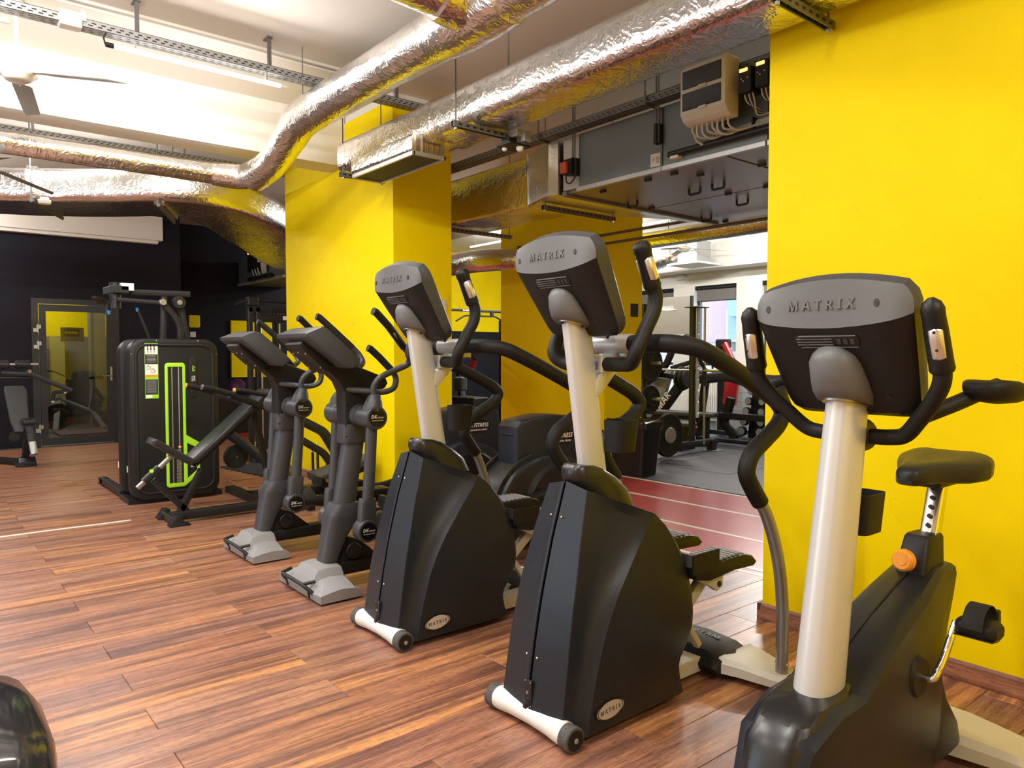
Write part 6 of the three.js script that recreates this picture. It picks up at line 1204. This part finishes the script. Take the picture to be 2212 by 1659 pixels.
// ducts and pipes past the second row of pillars
{
  const t = thing('foil_duct', 'narrow foil duct under the ceiling in front of the weights room', 'duct', [-5, 2.8, -7.2]);
  part(t, 'run', foilTube(dense([[-10.9, 2.87, -7.35], [-6, 2.85, -7.35], [-1, 2.86, -7.3]], 0.08), 0.11, { seed: 14 }), M.foil);
  for (const x of [-7.6, -5.9, -4.6]) part(t, 'hanging_rod', cyl([x, 2.9, -7.35], [x, CEIL, -7.35], 0.006, 0.006, 8), M.zincDark);
}
for (const [y, z, n] of [[2.81, -6.345, 'upper'], [2.70, -6.345, 'lower']]) {
  const t = thing('sprinkler_pipe', `thin brown pipe across the second yellow pillar, ${n} one of two`, 'pipe', [-6, y, z], 'thin pipes');
  part(t, 'pipe', cyl([-10.8, y, z], [n === 'upper' ? -4.62 : -1.0, y - 0.02, z], 0.016, 0.016, 10), mat('pipeBrown' + n, [0.13, 0.10, 0.06], 0.45, { metalness: 0.4 }));
  for (const x of [-7.6, -6.4]) part(t, 'clamp', [box(x - 0.012, x + 0.012, y - 0.03, y + 0.03, z - 0.055, z + 0.025, 0.003)], M.zincDark);
}
// machines seen in the gap between the two pillars
{
  const t = thing('red_press_machine', 'black and red plate machine in the gap between the pillars', 'weight machine', [-11.0, 0, -8.2]);
  part(t, 'frame', [bar([-10.35, 0.006, -8.3], [-10.35, 2.0, -8.3], 0.14, 0.14), bar([-11.5, 0.1, -8.2], [-10.4, 0.1, -8.2], 0.12), bar([-11.45, 1.1, -8.1], [-11.3, 0.1, -8.1], 0.08, 0.12)], M.frame);
  part(t, 'red_arm', sweep(fillet([[-10.75, 1.6, -8.0], [-10.8, 1.35, -8.0], [-11.0, 1.0, -8.0]], 0.1), rrect(0.07, 0.1, 0.01, 2), { crease: 0.9 }), M.redPaint, 'red arm');
  part(t, 'peg', cyl([-10.75, 1.46, -7.95], [-10.4, 1.46, -7.95], 0.03, 0.03, 14, 0.003), M.steel);
  part(t, 'plate', cyl([-10.72, 1.44, -7.98], [-10.68, 1.44, -7.98], 0.16, 0.16, 28, 0.006), M.rubber);
  part(t, 'pad', [box(-11.3, -11.05, 0.72, 0.98, -8.0, -7.85, 0.04)], M.vinylGrey);
  part(t, 'seat', box(-11.3, -10.6, 0.45, 0.62, -8.15, -7.8, 0.03), M.vinyl);
}
{
  const t = thing('pull_up_bar', 'wide black pull-up bar in front of the upper yellow wall', 'bar', [-12.5, 2.2, -9.3]);
  part(t, 'beam', bar([-12.5, 2.31, -8.2], [-12.5, 2.31, -10.3], 0.08, 0.05), M.frame);
  part(t, 'bar', tube(fillet([[-12.45, 2.08, -8.72], [-12.45, 2.20, -8.95], [-12.45, 2.20, -9.75], [-12.45, 2.08, -10.0]], 0.05), 0.018), M.frame);
  part(t, 'hanger', box(-12.48, -12.42, 2.19, 2.30, -9.68, -9.62), M.frame);
  for (const z of [-8.2, -10.3]) part(t, 'post', bar([-12.55, 0.006, z], [-12.55, 2.31, z], 0.08), M.frame);
  part(t, 'stencil', place(text('BASIC SPORT', 0.4, 0.03, 0.002), { at: [-12.458, 2.31, -9.1], right: [0, 0, -1], up: [0, 1, 0] }), M.white);
}
solo('notice_plate', 'small dark notice on the side of the second pillar', 'notice', box(-6.08, -6.07, 1.86, 2.02, -6.99, -6.86), M.frame);
solo('notice_card', 'small pale notice on the side of the first pillar', 'notice', box(-6.0, -5.992, 1.80, 1.93, -4.08, -3.98), M.cream);
// ------------------------------------------------------------------ street outside the windows
{
  const t = thing('apartment_building', 'pale pink and white apartment building outside the windows', 'building', [-18, 0, -27]);
  mat('facade', [0.40, 0.36, 0.37], 0.9); mat('facadeW', [0.46, 0.47, 0.49], 0.9); mat('facadeP', [0.40, 0.27, 0.30], 0.9); mat('paneBlue', [0.20, 0.27, 0.36], 0.3);
  part(t, 'wall', box(-32, -17.6, -3, 12, -34, -26), M.facade);
  part(t, 'wall', box(-17.6, -8, -3, 12, -34, -26.6), M.facadeW);
  part(t, 'wall_band', box(-32, -17.6, 1.9, 3.6, -26, -25.95), M.facadeP);
  for (let i = 0; i < 7; i++) for (let k = 0; k < 3; k++) { const x = -27 + i * 2.3, y = -0.6 + k * 2.5, w = part(t, 'window', box(x, x + 1.1, y, y + 1.35, -26.02 - (x > -17.7 ? 0.6 : 0), -25.9 - (x > -17.7 ? 0.6 : 0)), M.facadeW); part(w, 'pane', box(x + 0.1, x + 1.0, y + 0.1, y + 1.25, -26.0 - (x > -17.7 ? 0.6 : 0), -25.88 - (x > -17.7 ? 0.6 : 0)), M.paneBlue); }
  for (let k = 0; k < 2; k++) part(t, 'balcony', [box(-17.4, -14.6, 0.4 + k * 2.5, 0.55 + k * 2.5, -26.6, -25.4), box(-17.4, -14.6, 0.55 + k * 2.5, 1.5 + k * 2.5, -25.46, -25.4)], M.paneBlue);
}
solo('pavement', 'pale street outside the windows', 'street', box(-40, 8, -3.2, -3, -40, -13.5), M.concrete);
// ------------------------------------------------------------------ ceiling tubes
mat('lampCap', [0.75, 0.74, 0.70], 0.4); 
function ledTube(p, len, k, label, axis = 'z', cap) {
  const h = len / 2, t = thing('tube_light', label, 'lamp', p, 'ceiling tubes');
  const e = (d) => axis === 'z' ? [p[0], p[1], p[2] + d] : [p[0] + d, p[1], p[2]];
  part(t, 'glass_tube', cyl(e(-h + 0.03), e(h - 0.03), 0.015, 0.015, 14), M.tubeGlow);
  for (const s of [-1, 1]) part(t, 'end_cap', cyl(e(s * (h - 0.032)), e(s * (h + 0.02)), 0.0165, 0.0165, 14, 0.003), cap && s === cap ? M.black : M.lampCap);
  if (cap) part(t, 'cord', tube([e(cap * (h + 0.02)), [e(cap * (h + 0.03))[0], p[1] + 0.04, e(cap * (h + 0.03))[2]], [p[0], p[1] + 0.11, e(cap * h)[2]]], 0.006), M.black);
  if (p[0] > -5 || p[0] < -9 || p[2] < -4) for (const s of [-0.35, 0.35]) part(t, 'ceiling_rod', cyl([e(s * len)[0], p[1] + 0.01, e(s * len)[2]], [e(s * len)[0], p[0] < -15 ? 3.0 : CEIL, e(s * len)[2]], 0.004, 0.004, 6), M.zinc);
  tubeLight(p, len - 0.05, k, axis);
  return t;
}
ledTube([-5.54, 3.447, -1.685], 1.2, 1, 'lit ceiling tube under the perforated tray right of the fan', 'z', 1);
ledTube([-5.54, 3.447, 0.08], 1.2, 1, 'ceiling tube at the top left corner, in line with the long one');
ledTube([-8.55, 3.447, -1.2], 1.2, 0.65, 'ceiling tube hidden above the wide foil duct, in front of the dark wall');
ledTube([-12.0, 3.447, 0.3], 1.2, 2.2, 'ceiling tube over the far left bay near the dark wall');
for (const [x, z, k, w] of [[-1.7, -0.6, 1.5, 'nearest the yellow wall'], [-1.7, 1.5, 1.1, 'behind the camera in the middle of the room'], [-3.9, -0.3, 1.6, 'unseen one added over the steppers to brighten the second pillar'], [1.6, -1.2, 1.5, 'on the far right'], [-4.2, 2.2, 1.1, 'at the back on the left']]) ledTube([x, 3.447, z], 1.2, k, `ceiling tube over the near bay, ${w}`);  // the unseen tube over the steppers is added to brighten the second pillar
ledTube([-8.0, 3.5, -9.3], 1.2, 1.5, 'ceiling tube in the weights room beyond the pillars', 'x');
ledTube([-11.2, 3.5, -8.6], 1.2, 3.2, 'ceiling tube in front of the upper yellow wall', 'x');
ledTube([-15.4, 2.9, -1.6], 1.0, 1.6, 'ceiling tube in the room behind the glass door');
ledTube([0.4, 3.2, -5.3], 1.2, 2.2, 'unseen tube added over the running track behind the right wall to brighten the corridor', 'x');  // added out of view to brighten the corridor and the second pillar
ledTube([-6.6, 3.5, -11.2], 1.2, 3.4, 'ceiling tube near the windows of the weights room', 'x');
ledTube([-10.4, 3.5, -11.4], 1.2, 2.6, 'ceiling tube by the left window of the weights room', 'x');
renderer.render(scene, camera);
